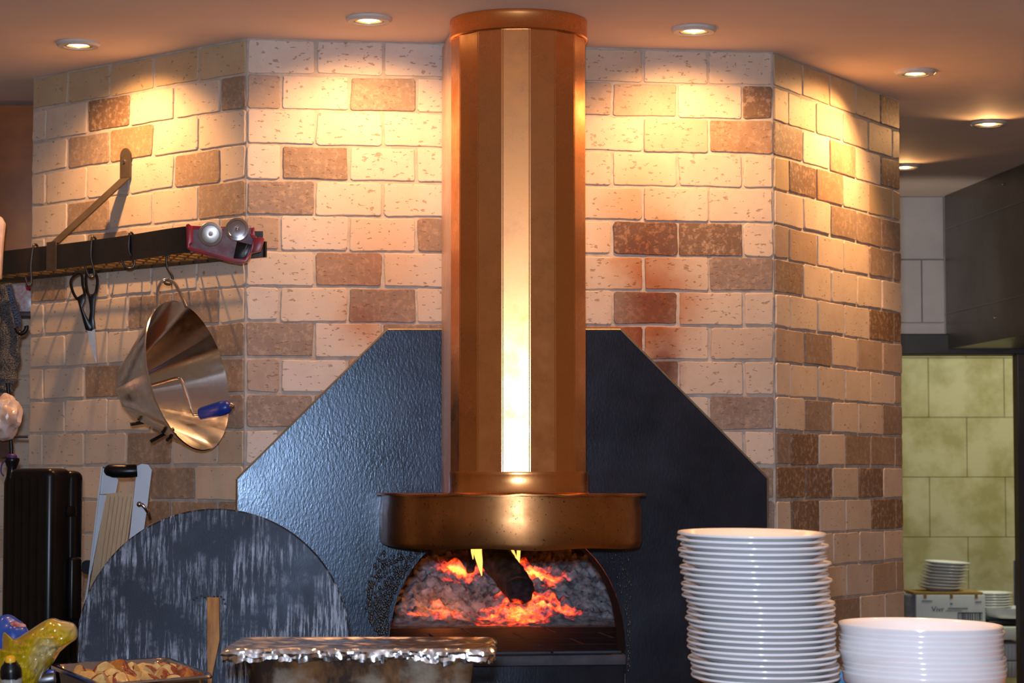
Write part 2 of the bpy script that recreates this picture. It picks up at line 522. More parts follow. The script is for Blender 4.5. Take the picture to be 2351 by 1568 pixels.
def tile_mesh(wall, spans, rows, material, name, skip=None, th=0.0055, extra=None):
    """spans(row) -> list of (u0, u1, tone); every tile tumbled: soft, uneven edges"""
    bm = B()
    lay = bm.loops.layers.float_color.new('tone')
    rnd = random.Random(name)
    for k in range(rows):
        z1 = CEIL - k * PITCHZ; z0 = z1 - PITCHZ
        for (u0, u1, t) in spans(k):
            u0 = max(u0, 0.0); u1 = min(u1, wall.len)
            if u1 - u0 < 0.008: continue
            if skip and skip((u0 + u1) / 2, (z0 + z1) / 2, u0, u1, z0, z1): continue
            g = 0.0013
            a0, a1, b0, b1 = u0 + g, u1 - g, z0 + g, z1 - g
            r = min(rnd.uniform(0.006, 0.013), (a1 - a0) / 3)
            pts = []
            for (cx, cy, ang) in ((a1 - r, b1 - r, 0), (a0 + r, b1 - r, 90), (a0 + r, b0 + r, 180), (a1 - r, b0 + r, 270)):
                rr = r * rnd.uniform(0.5, 1.1)
                for q in range(4):
                    an = R(ang + q * 30)
                    pts.append(Vector((cx + rr * math.cos(an), cy + rr * math.sin(an))))
            out = []
            for i, p in enumerate(pts):
                q = pts[(i + 1) % len(pts)]
                out.append(p)
                d = (q - p).length
                m = int(d / 0.018)
                for j in range(1, m + 1):
                    out.append(p.lerp(q, j / (m + 1)))
            cen = Vector(((a0 + a1) / 2, (b0 + b1) / 2))
            out = [p - (p - cen).normalized() * rnd.uniform(-0.0003, 0.0016) for p in out]
            h = th + rnd.uniform(-0.0012, 0.0012)
            col, al = TONES[t]
            f = rnd.uniform(0.93, 1.05); w = rnd.uniform(-0.015, 0.015)
            c = (col[0] * f + w, col[1] * f, col[2] * f - w, al)
            rings = []
            for (ins, hh) in ((0.0, -0.002), (0.0003, h - 0.0022), (0.0012, h - 0.0007), (0.0030, h)):
                rings.append([bm.verts.new(wall.pt(*(p - (p - cen).normalized() * ins), hh)) for p in out])
            fs = []
            n = len(out)
            for A, Bq in zip(rings, rings[1:]):
                for i in range(n):
                    fs.append(bm.faces.new((A[i], A[(i + 1) % n], Bq[(i + 1) % n], Bq[i])))
            fs.append(bm.faces.new(rings[-1]))
            for f_ in fs:
                for l in f_.loops: l[lay] = c
    return bm

def run(first, toks, T=0.1965, start=0.0, sign=1):
    out = []; u = start
    for i, t in enumerate(toks):
        w = first if i == 0 else T
        out.append((u, u + w, t) if sign > 0 else (u - w, u, t))
        u += w * sign
    return out

FW = Wall(c1, c2)     # front
LW = Wall(c1, c0)     # left, u from the corner
RW = Wall(c2, c3)     # right, u from the corner

CLt = ['WWWW', 'MWBW', 'WWWW', 'WBWW', 'BWWW', 'MWWB', 'WOWW', 'WWBW', 'BWBB', 'MWOB', 'BBBB', 'WWBB', 'WWBB', 'BWBB', 'WWWW', 'WWWW', 'WWWW', 'WWWW', 'WWWW', 'WWWW', 'WWWW']
CRt = ['LLTL', 'DLMM', 'OTLL', 'LLLL', 'LLLL', 'LDDL', 'BLLL', 'LLBL', 'TLSL', 'LLBB', 'BLBB', 'LLBB', 'BLBB', 'BLLL', 'LLLL', 'LLLL', 'LLLL', 'LLLL', 'LLLL', 'LLLL', 'LLLL']
def front_spans(k):
    half = 0.098
    l = run(half if k % 2 else 0.1965, CLt[k])
    r = run(half * 0.95 if k % 2 else 0.1965, CRt[k], start=FW.len, sign=-1)
    lim = FW.len / 2 - 0.02
    l = [(a, min(b, lim), t) for a, b, t in l if a < lim]
    r = [(max(a, lim), b, t) for a, b, t in r if b > lim]
    return l + r
LEFT = ['YYYYYY', 'BLLDLL', 'LLOBLL', 'LBLLLL', 'BLLBLL', 'MLLBLL', 'LLLLBL', 'LBBLLL', 'BLLLLL', 'BTLBLL', 'BLLLLL', 'TLBLLL', 'LBLLLL', 'BBBTLL', 'LTLLLL', 'LLLBLL', 'LTLLLL', 'LLBLLL', 'LLLLLL', 'LLLLLL', 'LLLLLL']
def left_spans(k):
    return run(0.11 if k % 2 else 0.206, LEFT[k], T=0.206)
RIGHT = ['YYYYDD', 'YYYMYY', 'DLOLDD', 'YDOLYY', 'LLBBBB', 'MMLLBB', 'BLLLLL', 'LLLLDD', 'MBLMMM', 'LLLLLM', 'LBLLBB', 'BDLBBB', 'DDLDLL', 'LDLLDD', 'LLLLLL', 'LLLLMM', 'LBBLLL', 'LLBLLL', 'LLLLLL', 'LLLLLL', 'LLLLLL']
def right_spans(k):
    return run(0.105 if k % 2 else 0.212, RIGHT[k], T=0.212)

ROWS = 20
ZB = CEIL - ROWS * PITCHZ
panel_px = [(890, 757), (1425, 757), (1762, 1098), (1761, 1640), (548, 1640), (545, 1100)]
panel_uz = [FW.uz(x, y, 0.02) for x, y in panel_px]
cx_p = sum(p[0] for p in panel_uz) / 6; cz_p = sum(p[1] for p in panel_uz) / 6
panel_in = [(cx_p + (u - cx_p) * 0.93, cz_p + (z - cz_p) * 0.93) for u, z in panel_uz]

st = lambda x, y: FW.px(x, y, 0.008)
M_tileF = tile_material('tumbled_travertine_front', [
    (st(1510, 700), 0.16, (1, 1, 0.55), (0.62, 0.26, 0.07), 0.95),
    (st(1470, 560), 0.14, (1, 1, 0.5), (0.80, 0.48, 0.22), 0.8),
    (st(1530, 840), 0.07, (1, 1, 0.6), (0.35, 0.16, 0.08), 0.9),
    (st(880, 640), 0.22, (1, 1, 0.7), (0.86, 0.58, 0.34), 0.6),
    (st(830, 740), 0.10, (1, 1, 1.2), (0.75, 0.42, 0.2), 0.7)], 0.028)
M_tile = tile_material('tumbled_travertine')
def front_skip(u, z, u0, u1, z0, z1):
    return all(inpoly(p, panel_in) for p in ((u0, z0), (u1, z0), (u0, z1), (u1, z1)))

bm = tile_mesh(FW, front_spans, ROWS, M_tileF, 'front', front_skip)
# arched mouth of the oven in wall and panel
arch_half, arch_z0 = 0.345, None
sill_uz = FW.uz(1166, 1505, 0.02)
AU = sill_uz[0]; AZ0 = sill_uz[1]
AZT = FW.uz(1166, 1200, 0.02)[1]
def arch(n=28, grow=0.0):
    pts = []
    hw = arch_half + grow; hh = AZT - AZ0 + grow
    for i in range(n + 1):
        t = math.pi * i / n
        cx, sz = math.cos(t), math.sin(t)
        ex = 0.86
        pts.append((AU + hw * math.copysign(abs(cx) ** ex, cx), AZ0 + hh * sz ** 0.92))
    return pts
def wall_back(w, bm, th=0.06, outline=None):
    o = outline or [(0, ZB), (w.len, ZB), (w.len, CEIL), (0, CEIL)]
    prism(bm, [w.pt(u, z, 0.0012) for u, z in o], -w.n * th)
a = arch(grow=0.03)
hole = [(0, ZB), (AU - arch_half - 0.03, ZB)] + a[::-1] + [(AU + arch_half + 0.03, ZB), (FW.len, ZB), (FW.len, CEIL), (0, CEIL)]
g = B(); wall_back(FW, g, outline=hole)
for f in g.faces: f.material_index = 1
for f in bm.faces: f.material_index = 0
def merge_wall(name, tiles, grout, mats):
    gl = grout.loops.layers.float_color.new('tone')
    me = bpy.data.meshes.new('tmp'); grout.to_mesh(me); grout.free()
    n0 = len(tiles.faces)
    tiles.from_mesh(me); bpy.data.meshes.remove(me)
    tiles.faces.ensure_lookup_table()
    for f in tiles.faces[n0:]: f.material_index = 1
    o = obj(name, tiles, mats, smooth=0)
    o['kind'] = 'structure'
    return o
merge_wall('wall_front', bm, g, [M_tileF, M_grout])
bm = tile_mesh(LW, left_spans, ROWS, M_tile, 'left'); g = B(); wall_back(LW, g)
merge_wall('wall_left', bm, g, [M_tile, M_grout])
bm = tile_mesh(RW, right_spans, ROWS, M_tile, 'right'); g = B(); wall_back(RW, g)
# return face at the far end of the right wall
merge_wall('wall_right', bm, g, [M_tile, M_grout])

# tiled walls beyond the left edge, kitchen beyond the right edge
BL = Wall(Vector((-1.50, 7.80, 0)), Vector((-2.6, 7.80, 0)))
bm = tile_mesh(BL, lambda k: run(0.1 if k % 2 else 0.2, ['TTLTLT', 'LTTLTL', 'TMLTTL', 'LTTTLT'][k % 4], T=0.2), ROWS, M_tile, 'leftback')
g = B(); wall_back(BL, g)
merge_wall('wall_left_back', bm, g, [M_tile, M_grout])

bm = B(); box(bm, (0.6, 5.5, CEIL + 0.05), (9.0, 14.0, 0.1)); struct('ceiling', bm, M_ceil)
bm = B(); box(bm, (0.6, 5.5, -0.05), (9.0, 14.0, 0.1)); struct('floor', bm, M_floor)

# kitchen beyond: pale wall above a black beam, green tiled wall further back
D1 = 10.33
zb1 = P(2115, 768, D1).z; zb0 = P(2115, 815, D1).z
xl = P(2000, 600, D1).x
def tile_plain(bm, x0, x1, z0, z1, y, tw, th, off=0.5, gap=0.004):
    k = 0; z = z1
    while z > z0:
        zz = max(z - th, z0)
        x = x0 - (tw * off if k % 2 else 0)
        while x < x1:
            xa, xb = max(x, x0) + gap / 2, min(x + tw, x1) - gap / 2
            if xb - xa > 0.01:
                box(bm, ((xa + xb) / 2, y, (z + zz) / 2), (xb - xa, 0.02, z - zz - gap), 0.002, seg=1)
            x += tw
        z -= th; k += 1
bm = B(); tile_plain(bm, 1.45, P(2168, 600, D1).x, zb1, CEIL, D1 + 0.01, 0.60, 0.285, 0.35)
box(bm, (1.7, D1 + 0.05, (CEIL + zb1) / 2), (0.52, 0.05, CEIL - zb1))
struct('wall_kitchen', bm, M_lightstone)
D2 = 12.2
gx0, gx1 = 1.0, 5.0
bm = B(); tile_plain(bm, gx0, gx1, 0.0, CEIL, D2, 0.40, 0.315, 0.5, 0.0025)
struct('wall_kitchen_back', bm, M_green)
bm = B(); box(bm, ((gx0 + gx1) / 2, D2 + 0.035, CEIL / 2), (gx1 - gx0, 0.04, CEIL)); struct('wall_kitchen_backing', bm, plain('pale_grout', (0.50, 0.48, 0.29), 0.8))
bm = B(); box(bm, (2.2, D1 + 0.03, (zb0 + zb1) / 2), (1.7, 0.16, zb1 - zb0), 0.004); struct('beam', bm, M_beam)
bm = B(); box(bm, (P(2342, 1100, D1).x + 0.085, D1 + 0.01, zb0 / 2 + 0.2), (0.20, 0.10, zb0 + 0.4), 0.004); struct('pillar', bm, M_brownpost)

# ------------------------------------------------------------------ downlights
def downlight(x, y, label, tgt, energy, r=0.064, spot=125, dead=False):
    c = RZ(x, y, CEIL - 0.006)
    t = thing('downlight', label, 'light', c, group='recessed ceiling downlights')
    bm = B(); lathe(bm, [(r * 0.62, 0.004), (r * 0.66, -0.006), (r * 0.9, -0.006), (r, 0.0), (r, 0.006)], 40)
    obj('trim_ring', bm, M_trim, t, local=True)
    bm = B(); lathe(bm, [(r * 0.50, 0.001), (r * 0.52, -0.004), (r * 0.60, -0.004), (r * 0.62, 0.003)], 40)
    obj('inner_ring', bm, M_gold, t, local=True)
    m = M_bulb
    bm = B(); lathe(bm, [(0, -0.003), (r * 0.3, -0.0025), (r * 0.5, 0.002)], 32)
    obj('bulb', bm, m, t, local=True)
    l = lamp('halogen_lamp', 'SPOT', (0, 0, -0.012), energy, WARM, spot_size=R(spot), spot_blend=0.75, shadow_soft_size=0.022)
    l.parent = t
    l.rotation_euler = (Vector(tgt) - Vector(c)).to_track_quat('-Z', 'Y').to_euler()
    return c
M_bulb, nt, bs = newmat('lit_halogen_bulb')
bs.inputs['Emission Color'].default_value = (1.0, 0.80, 0.50, 1)
bs.inputs['Emission Strength'].default_value = 14
E0 = 47
downlight(180, 103, 'ceiling downlight above the black pot rack, nearest the left edge', LW.px(330, 640), E0 * 0.82)
downlight(847, 46, 'ceiling downlight just left of the copper flue', FW.px(830, 640), E0 * 0.72)
downlight(1593, 70, 'ceiling downlight just right of the copper flue', FW.px(1570, 640), E0 * 0.78)
downlight(2101, 168, 'ceiling downlight beside the top of the right tiled wall', RW.px(1870, 640), E0 * 1.2)
downlight(2270, 285, 'ceiling downlight at far right, by the steel clad wall', RZ(2270, 285, 0), E0 * 0.22)
downlight(2077, 384, 'ceiling downlight half hidden behind the right tiled wall', RZ(2077, 384, 0), E0 * 0.16)

# ------------------------------------------------------------------ oven: panel, edge, chamber, hearth, tar
oven = thing('pizza_oven', 'wood fired oven with black steel front panel and arched mouth', 'oven', FW.pt(AU, AZ0, 0))
an = arch()
rim = [FW.uz(890, 757, 0.02), FW.uz(1425, 757, 0.02), FW.uz(1762, 1098, 0.02), (FW.uz(1762, 1098, 0.02)[0], 0.72), (FW.uz(545, 1100, 0.02)[0], 0.72), FW.uz(545, 1100, 0.02)]
lowz = 0.72
outl = [rim[5], rim[0], rim[1], rim[2], rim[3], (AU + arch_half, lowz)] + [(AU + arch_half, AZ0)] + an[1:-1] + [(AU - arch_half, AZ0), (AU - arch_half, lowz), rim[4]]
bm = B(); prism(bm, [FW.pt(u, z, 0.010) for u, z in outl], FW.n * 0.010)
obj('front_panel', bm, M_panel, oven, smooth=0)
bm = B()
edge = [rim[4], rim[5], rim[0], rim[1], rim[2], rim[3]]
for p, q in zip(edge, edge[1:]):
    tube(bm, [FW.pt(*p, 0.016), FW.pt(*q, 0.016)], 0.0045, 8)
obj('edge_trim', bm, M_brass, oven)
# below the mouth: sill and lower front plate
bm = B()
box(bm, (0, 0, 0), (2 * arch_half, 0.05, 0.03), 0.004, M=basis(FW.u, -FW.n, Vector((0, 0, 1)), FW.pt(AU, AZ0 - 0.015, 0.0)))
obj('sill', bm, M_hearth, oven)
bm = B()
box(bm, (0, 0, 0), (2 * arch_half - 0.002, 0.02, AZ0 - 0.03 - lowz), 0.002, M=basis(FW.u, -FW.n, Vector((0, 0, 1)), FW.pt(AU, (AZ0 - 0.03 + lowz) / 2, 0.002)))
obj('lower_plate', bm, M_panel, oven)
# chamber
def ring(depth, gx, gz, n=28):
    out = []
    for (u, z) in arch(n):
        out.append(FW.pt(AU + (u - AU) * gx, AZ0 + (z - AZ0) * gz, -depth))
    return out
bm = B()
rings = [ring(-0.005, 1.0, 1.0), ring(0.10, 1.0, 1.0), ring(0.16, 1.02, 1.03), ring(0.40, 1.45, 1.12), ring(0.9, 1.95, 1.25), ring(1.6, 1.95, 1.25), ring(2.1, 1.4, 1.1), ring(2.3, 0.6, 0.7)]
vr = [[bm.verts.new(p) for p in r_] for r_ in rings]
for A, Bq in zip(vr, vr[1:]):
    for i in range(len(A) - 1):
        bm.faces.new((A[i], A[i + 1], Bq[i + 1], Bq[i]))
bm.faces.new(vr[-1])
obj('oven_chamber', bm, M_soot, oven, smooth=60)
bm = B()
box(bm, (0, 0, 0), (1.4, 2.3, 0.06), 0, M=basis(FW.u, -FW.n, Vector((0, 0, 1)), FW.pt(AU, AZ0 - 0.03, -1.18)))
for i in range(5):
    for j in range(4):
        box(bm, (-0.56 + 0.28 * i + 0.14 * (j % 2), -1.0 + 0.27 * j, 0.032), (0.274, 0.264, 0.008), 0.002, seg=1, M=basis(FW.u, -FW.n, Vector((0, 0, 1)), FW.pt(AU, AZ0 - 0.03, -1.18)))
obj('hearth_floor', bm, M_hearth, oven)
bm = B(); rnd = random.Random(3)
for i in range(520):
    t = rnd.random()
    y = 1268 + t * 190
    edge_x = 972 - 75 * min(1, ((y - 1268) / 130)) ** 0.7 - 4 * t
    wdt = 78 * (1 - t) ** 0.6 + 14
    x = edge_x - 3 - rnd.random() ** 1.3 * wdt
    r = rnd.uniform(0.0018, 0.0046)
    blob(bm, FW.px(x, y, 0.021), (r, r * 0.7, r * rnd.uniform(1, 1.7)), 2, 0.1, seed=i)
for i in range(150):
    t = rnd.random() ** 1.2
    y = 1266 + t * 280
    xc = 1376 + 60 * min(1, ((y - 1266) / 150)) ** 0.8
    wdt = 60 * max(0, 1 - t * 2.0) + 7
    x = xc + 4 + rnd.random() * wdt
    r = rnd.uniform(0.0011, 0.0032)
    blob(bm, FW.px(x, y, 0.021), (r, r * 0.7, r * rnd.uniform(1, 1.8)), 2, 0.1, seed=i)
o = obj('tar_drips', bm, M_tar, oven); o['kind'] = 'stuff'; o['label'] = 'glossy black tar drips'

# ash, embers, logs, flames
def fl_pt(u, d, z): return FW.pt(AU + u, z, -d)
ember_px = [((1190, 1392), 8.02, 0.24, (1, 1, 1.5)), ((1240, 1380), 8.06, 0.16, (1, 1, 1.4)), ((1010, 1392), 8.05, 0.13, (1, 1, 1.4)), ((1050, 1320), 8.38, 0.11, (1, 1, 1)), ((1290, 1392), 8.05, 0.13, (1, 1, 1.8)), ((1225, 1330), 8.35, 0.15, (1, 1, 1)), ((960, 1398), 8.0, 0.06, (1, 1, 1)), ((1060, 1395), 8.02, 0.10, (1, 1, 1.4)), ((1150, 1300), 8.5, 0.13, (1, 1, 1))]
M_ash = glow_mat('ash_and_embers', (0.72, 0.75, 0.80), (0.17, 0.17, 0.19), [(P(p[0], p[1] - 14, d + 0.03), r, sc) for (p, d, r, sc) in ember_px])
def ash_fn(i, j):
    u = -0.60 + 1.2 * i
    d = 1.10 + 1.0 * j
    f = 1.22 + 0.10 * noise.noise(Vector((u * 5, 3.3, 0)))
    t = max(0.0, min(1.0, (d - f) / 0.75))
    h = 0.235 * t * t * (3 - 2 * t) + 0.022 * min(1, max(0, (d - f) / 0.08))
    h *= 0.88 + 0.25 * noise.noise(Vector((u * 3.2, d * 2, 1.7)))
    a = min(1, max(0, (d - f) / 0.15))
    h += a * (0.020 * noise.noise(Vector((u * 17, d * 14, 4))) + 0.024 * noise.noise(Vector((u * 45, d * 40, 9))) + 0.008 * noise.noise(Vector((u * 90, d * 90, 2))))
    hole_ = math.exp(-((u - 0.03) / 0.13) ** 2 - ((d - 1.45) / 0.16) ** 2)
    return fl_pt(u, d, AZ0 + 0.006 + max(0.0, h - 0.03 * hole_))
bm = B(); grid(bm, ash_fn, 150, 130)
tag(obj('ash_bed', bm, M_ash, smooth=40), 'heap of grey ash and glowing red embers inside the oven', 'ash', kind='stuff')
M_char = glow_mat('charred_wood', (0.010, 0.010, 0.012), (0.06, 0.06, 0.065), [(P(1180, 1402, 8.0), 0.050, (1, 1, 1)), (P(1140, 1262, 8.4), 0.05, (1, 1, 1))])
def log(a, b, r0, r1, name, label, seed):
    bm = B()
    n = 22
    ax = (b - a)
    t = ax.normalized(); up = Vector((0, 0, 1)); up = (up - t * up.dot(t)).normalized(); sd = t.cross(up)
    rings = []
    for i in range(n + 1):
        s = i / n
        c = a + ax * s + sd * 0.01 * math.sin(s * 4 + seed)
        rr = r0 + (r1 - r0) * s
        if i == 0: rr *= 0.80
        if i == n: rr *= 0.6
        rg = []
        for k in range(28):
            an = 2 * math.pi * k / 28
            d = Vector((math.cos(an) * 2.2, math.sin(an) * 2.2, s * 5 + seed))
            q = rr * (1 + 0.14 * noise.noise(d) + 0.06 * noise.noise(d * 3.5))
            cr = abs(noise.noise(Vector((math.cos(an) * 4, math.sin(an) * 4, s * 9 + seed))))
            if cr < 0.06: q *= 0.93
            rg.append(bm.verts.new(c + up * (math.cos(an) * q) + sd * (math.sin(an) * q)))
        rings.append(rg)
    for A, Bq in zip(rings, rings[1:]):
        for k in range(28): bm.faces.new((A[k], A[(k + 1) % 28], Bq[(k + 1) % 28], Bq[k]))
    bm.faces.new(rings[0][::-1]); bm.faces.new(rings[-1])
    return tag(obj(name, bm, M_char, smooth=50), label, 'log')
log(P(1192, 1362, 7.98), P(1120, 1245, 8.42), 0.050, 0.062, 'firewood_log', 'thick charred log burning in the middle of the oven', 1)
log(P(1086, 1312, 8.42), P(1078, 1240, 8.55), 0.016, 0.02, 'firewood_stick', 'thin charred stick upright in the ash left of the big log', 5)
M_flame, nt, bs = newmat('flame')
for n in list(nt.nodes):
    if n.type == 'BSDF_PRINCIPLED': nt.nodes.remove(n)
outn = [n for n in nt.nodes if n.type == 'OUTPUT_MATERIAL'][0]
em = N(nt, 'ShaderNodeEmission'); tr = N(nt, 'ShaderNodeBsdfTransparent'); ms = N(nt, 'ShaderNodeMixShader')
tc = N(nt, 'ShaderNodeTexCoord'); sp = N(nt, 'ShaderNodeSeparateXYZ'); L(nt, tc.outputs['Generated'], sp.inputs[0])
L(nt, ramp(nt, sp.outputs[2], [(0.0, (1.0, 0.55, 0.10)), (0.4, (1.0, 0.50, 0.09)), (1.0, (1.0, 0.16, 0.01))]), em.inputs[0])
em.inputs[1].default_value = 2.4
lw = N(nt, 'ShaderNodeLayerWeight'); lw.inputs[0].default_value = 0.45
L(nt, ramp(nt, lw.outputs['Facing'], [(0.25, 0.0), (0.9, 1.0)]), ms.inputs[0])
L(nt, em.outputs[0], ms.inputs[1]); L(nt, tr.outputs[0], ms.inputs[2]); L(nt, ms.outputs[0], outn.inputs[0])
def flame(pts, rad, label):
    bm = B()
    sp_ = spline(pts, 6)
    n = len(sp_)
    rr = []
    for i in range(n):
        s = i / (n - 1) * (len(rad) - 1)
        k = min(int(s), len(rad) - 2)
        rr.append(rad[k] + (rad[k + 1] - rad[k]) * (s - k))
    tube(bm, sp_, 0.01, 14, radii=rr, flat=0.6, ref=(1, 0, 0))
    return tag(obj('flame', bm, M_flame, smooth=80), label, 'flame', 'flames round the burning log')
flame([P(1106, 1322, 8.0), P(1101, 1290, 8.0), P(1096, 1255, 8.02), P(1104, 1215, 8.05)], [0.001, 0.011, 0.017, 0.004], 'tall yellow flame along the left side of the burning log')
flame([P(1086, 1284, 8.1), P(1085, 1262, 8.1), P(1088, 1225, 8.12)], [0.001, 0.006, 0.002], 'thin small flame tip beside the tall yellow flame')
flame([P(1184, 1318, 8.25), P(1182, 1288, 8.25), P(1170, 1255, 8.28), P(1172, 1215, 8.3)], [0.002, 0.010, 0.014, 0.003], 'orange flame rising at the right side of the burning log')
flame([P(1192, 1318, 8.22), P(1190, 1285, 8.22), P(1191, 1250, 8.25), P(1186, 1215, 8.28)], [0.001, 0.006, 0.007, 0.002], 'narrow orange flame at far right of the burning log')
lamp('fire_glow', 'POINT', P(1185, 1330, 8.02), 0.6, (1.0, 0.28, 0.05), shadow_soft_size=0.06)
lamp('fire_glow', 'POINT', P(1010, 1350, 8.1), 0.5, (1.0, 0.22, 0.04), shadow_soft_size=0.05)

# ------------------------------------------------------------------ copper flue and hood
fx, fy = P(1190.5, 784, 6.36).x, 6.36
foot = FW.a + FW.u * (Vector((fx, fy, 0)) - FW.a).dot(FW.u)
hoodT = thing('chimney_hood', 'faceted copper chimney flue above a rounded copper hood', 'chimney', (fx, fy, P(1190, 1262, 6.1).z))
zr0 = P(1190, 66, 6.172).z
zl1 = P(1190, 1083, 6.172).z; zl0 = P(1190, 1136, 6.172).z
bm = B()
Rf = 0.1885
t = bmesh.new()
ra = []; rb = []
for k in range(16):
    an = R(-90 + 11.25 + 22.5 * k - 2.2)
    ra.append(t.verts.new((fx + Rf * math.cos(an), fy + Rf * math.sin(an), zl0 + 0.005)))
    rb.append(t.verts.new((fx + Rf * math.cos(an), fy + Rf * math.sin(an), zr0 + 0.03)))
for k in range(16): t.faces.new((ra[k], ra[(k + 1) % 16], rb[(k + 1) % 16], rb[k]))
bmesh.ops.bevel(t, geom=[e for e in t.edges if abs(e.verts[0].co.z - e.verts[1].co.z) > 0.5], offset=0.0025, segments=2, affect='EDGES')
join(bm, t)
obj('flue', bm, M_cop, hoodT, smooth=12)
def band(name, z0, z1, r, th=0.003, roll=0.0025):
    bm = B()
    lathe(bm, [(r - 0.004, z0), (r, z0), (r + roll, z0 + 0.004), (r, z0 + 0.009), (r, z1 - 0.009), (r + roll * 0.4, z1 - 0.004), (r, z1), (r - 0.006, z1)], 96, Matrix.Translation((fx, fy, 0)))
    return obj(name, bm, M_copring, hoodT)
band('ceiling_collar', zr0, CEIL - 0.001, 0.1905)
band('lower_collar', zl0, zl1, 0.1915)
# back box running up the wall behind the flue
uf = (foot - FW.a).dot(FW.u)
bm = B()
bz0, bz1 = zl0, CEIL - 0.012
box(bm, (0, 0, 0), (0.354, 0.36, bz1 - bz0), 0.003, M=basis(FW.u, -FW.n, Vector((0, 0, 1)), FW.pt(uf, (bz0 + bz1) / 2, 0.19)))
obj('backing_box', bm, M_strip, hoodT)
# hood drum
hz1 = P(1170, 1138, 6.1).z; hz0 = P(1170, 1262, 6.1).z
def hood_outline(gr=0.0, n=64):
    a_, s_, b_ = 0.352 + gr, 0.22, 0.42 + gr
    pts = [(uf - a_, 0.021), (uf - a_, s_)]
    for i in range(1, n):
        t_ = math.pi - math.pi * i / n
        pts.append((uf + a_ * math.cos(t_), s_ + b_ * math.sin(t_) ** 0.9))
    pts += [(uf + a_, s_), (uf + a_, 0.021)]
    return pts
def hpt(u, n, z): return FW.pt(u, z, n)
bm = B()
prof = [(0.0, hz1), (0.0, hz1 - 0.02), (0.004, hz1 - 0.05), (0.004, hz0 + 0.015), (0.000, hz0 + 0.004), (-0.002, hz0), (-0.006, hz0 + 0.002), (-0.005, hz0 + 0.03), (-0.005, hz1 - 0.01)]
rings = []
for gi, (gr, z) in enumerate(prof):
    ol = hood_outline(gr)
    rings.append([bm.verts.new(hpt(u, n, z + (0.0025 * math.sin(u * 23) if gi in (4, 5, 6) else 0))) for u, n in ol])
for A, Bq in zip(rings, rings[1:]):
    for i in range(len(A) - 1): bm.faces.new((A[i], A[i + 1], Bq[i + 1], Bq[i]))
drum = obj('hood_drum', bm, M_hood, hoodT, smooth=40)
bm = B()
ol = hood_outline(0.016)
prism(bm, [hpt(u, n, hz1 - 0.002) for u, n in ol], (0, 0, 0.0055), 0.0)
for v_ in bm.verts:
    v_.co.z += 0.0015 * math.sin(v_.co.x * 31) + 0.001 * math.sin(v_.co.x * 75)
obj('hood_rim', bm, M_hood, drum, smooth=30)

# ------------------------------------------------------------------ counters (under and behind the things)
bm = B(); box(bm, (-0.2, 4.72, 0.90), (2.6, 1.75, 0.06), 0.006); tag(obj('worktop', bm, M_dark), 'dark worktop under the roasting pan and the tray of potatoes', 'counter')
bm = B(); box(bm, (-1.15, 6.36, 0.86), (1.0, 0.72, 0.05), 0.005); tag(obj('back_worktop', bm, M_dark), 'dark back shelf under the black case and the slicer', 'shelf')
bm = B(); box(bm, (-0.75, 5.80, 0.62), (1.2, 0.36, 0.06), 0.005); tag(obj('low_ledge', bm, M_dark), 'low dark ledge the round steel disc stands on', 'shelf')
PZ = 1.046
x0 = P(1409, 1562, 4.36).x
bm = B(); box(bm, ((x0 + 1.35) / 2, 4.14, PZ - 0.02), (1.35 - x0, 0.46, 0.04), 0.004)
ps = tag(obj('pass_shelf', bm, M_counterwood), 'brown wooden shelf under the tall stack of white plates', 'shelf')
bm = B(); box(bm, ((x0 + 1.05) / 2 + 0.03, 4.14, (0.93 + PZ - 0.04) / 2), (1.05 - x0 - 0.06, 0.38, PZ - 0.04 - 0.93), 0.003); obj('base_block', bm, M_dark, ps)

# ------------------------------------------------------------------ plates
ORD = ['first', 'second', 'third', 'fourth', 'fifth', 'sixth', 'seventh', 'eighth', 'ninth', 'tenth', 'eleventh', 'twelfth', 'thirteenth', 'fourteenth', 'fifteenth', 'sixteenth', 'seventeenth', 'eighteenth', 'nineteenth', 'twentieth', 'twenty first', 'twenty second', 'twenty third', 'twenty fourth', 'twenty fifth', 'twenty sixth', 'twenty seventh']
def plate_bm(r, foot_r, h, th=0.004, seg=72):
    bm = B()
    f = foot_r / r
    prof = [(0, 0.002), (foot_r * 0.93, 0.002), (foot_r * 0.95, 0.0), (foot_r, 0.0), (foot_r + 0.003, 0.003)]
    up = [(foot_r + (r - foot_r) * s, 0.003 + (h - 0.003 - th * 0.5) * (s ** 1.35)) for s in (0.25, 0.5, 0.75, 0.95)]
    prof += up
    prof += [(r - 0.0008, h - th * 0.65), (r, h - th * 0.3), (r - 0.0010, h), (r - 0.004, h - 0.0006)]
    prof += [(foot_r + (r - foot_r) * s, 0.003 + (h - 0.003 - th * 0.5) * (s ** 1.35) + th) for s in (0.8, 0.5, 0.25)]
    prof += [(foot_r * 0.97, 0.003 + th), (0, 0.003 + th)]
    lathe(bm, prof, seg)
    return bm
def stack(n, proto, base, top, dz, tilt, label, group, jit, rnd, cat='plate', tiltx=0.0):
    for k in range(n):
        o = proto if k == n - 1 else proto.copy()
        if o is not proto: COL.objects.link(o)
        s = k / (n - 1)
        o.location = (base[0] + (top[0] - base[0]) * s + rnd.uniform(-jit, jit), base[1] + (top[1] - base[1]) * s + rnd.uniform(-jit, jit) * 0.4, base[2] + dz * k)
        o.rotation_euler = (tilt + rnd.uniform(-1, 1) * R(0.12), tiltx + rnd.uniform(-1, 1) * R(0.15), 0)
        i = n - 1 - k
        tag(o, label % (('topmost' if i == 0 else 'bottom' if k == 0 else ORD[i]) + ('' if i == 0 or k == 0 else ' from the top')), cat, group)
rnd = random.Random(11)
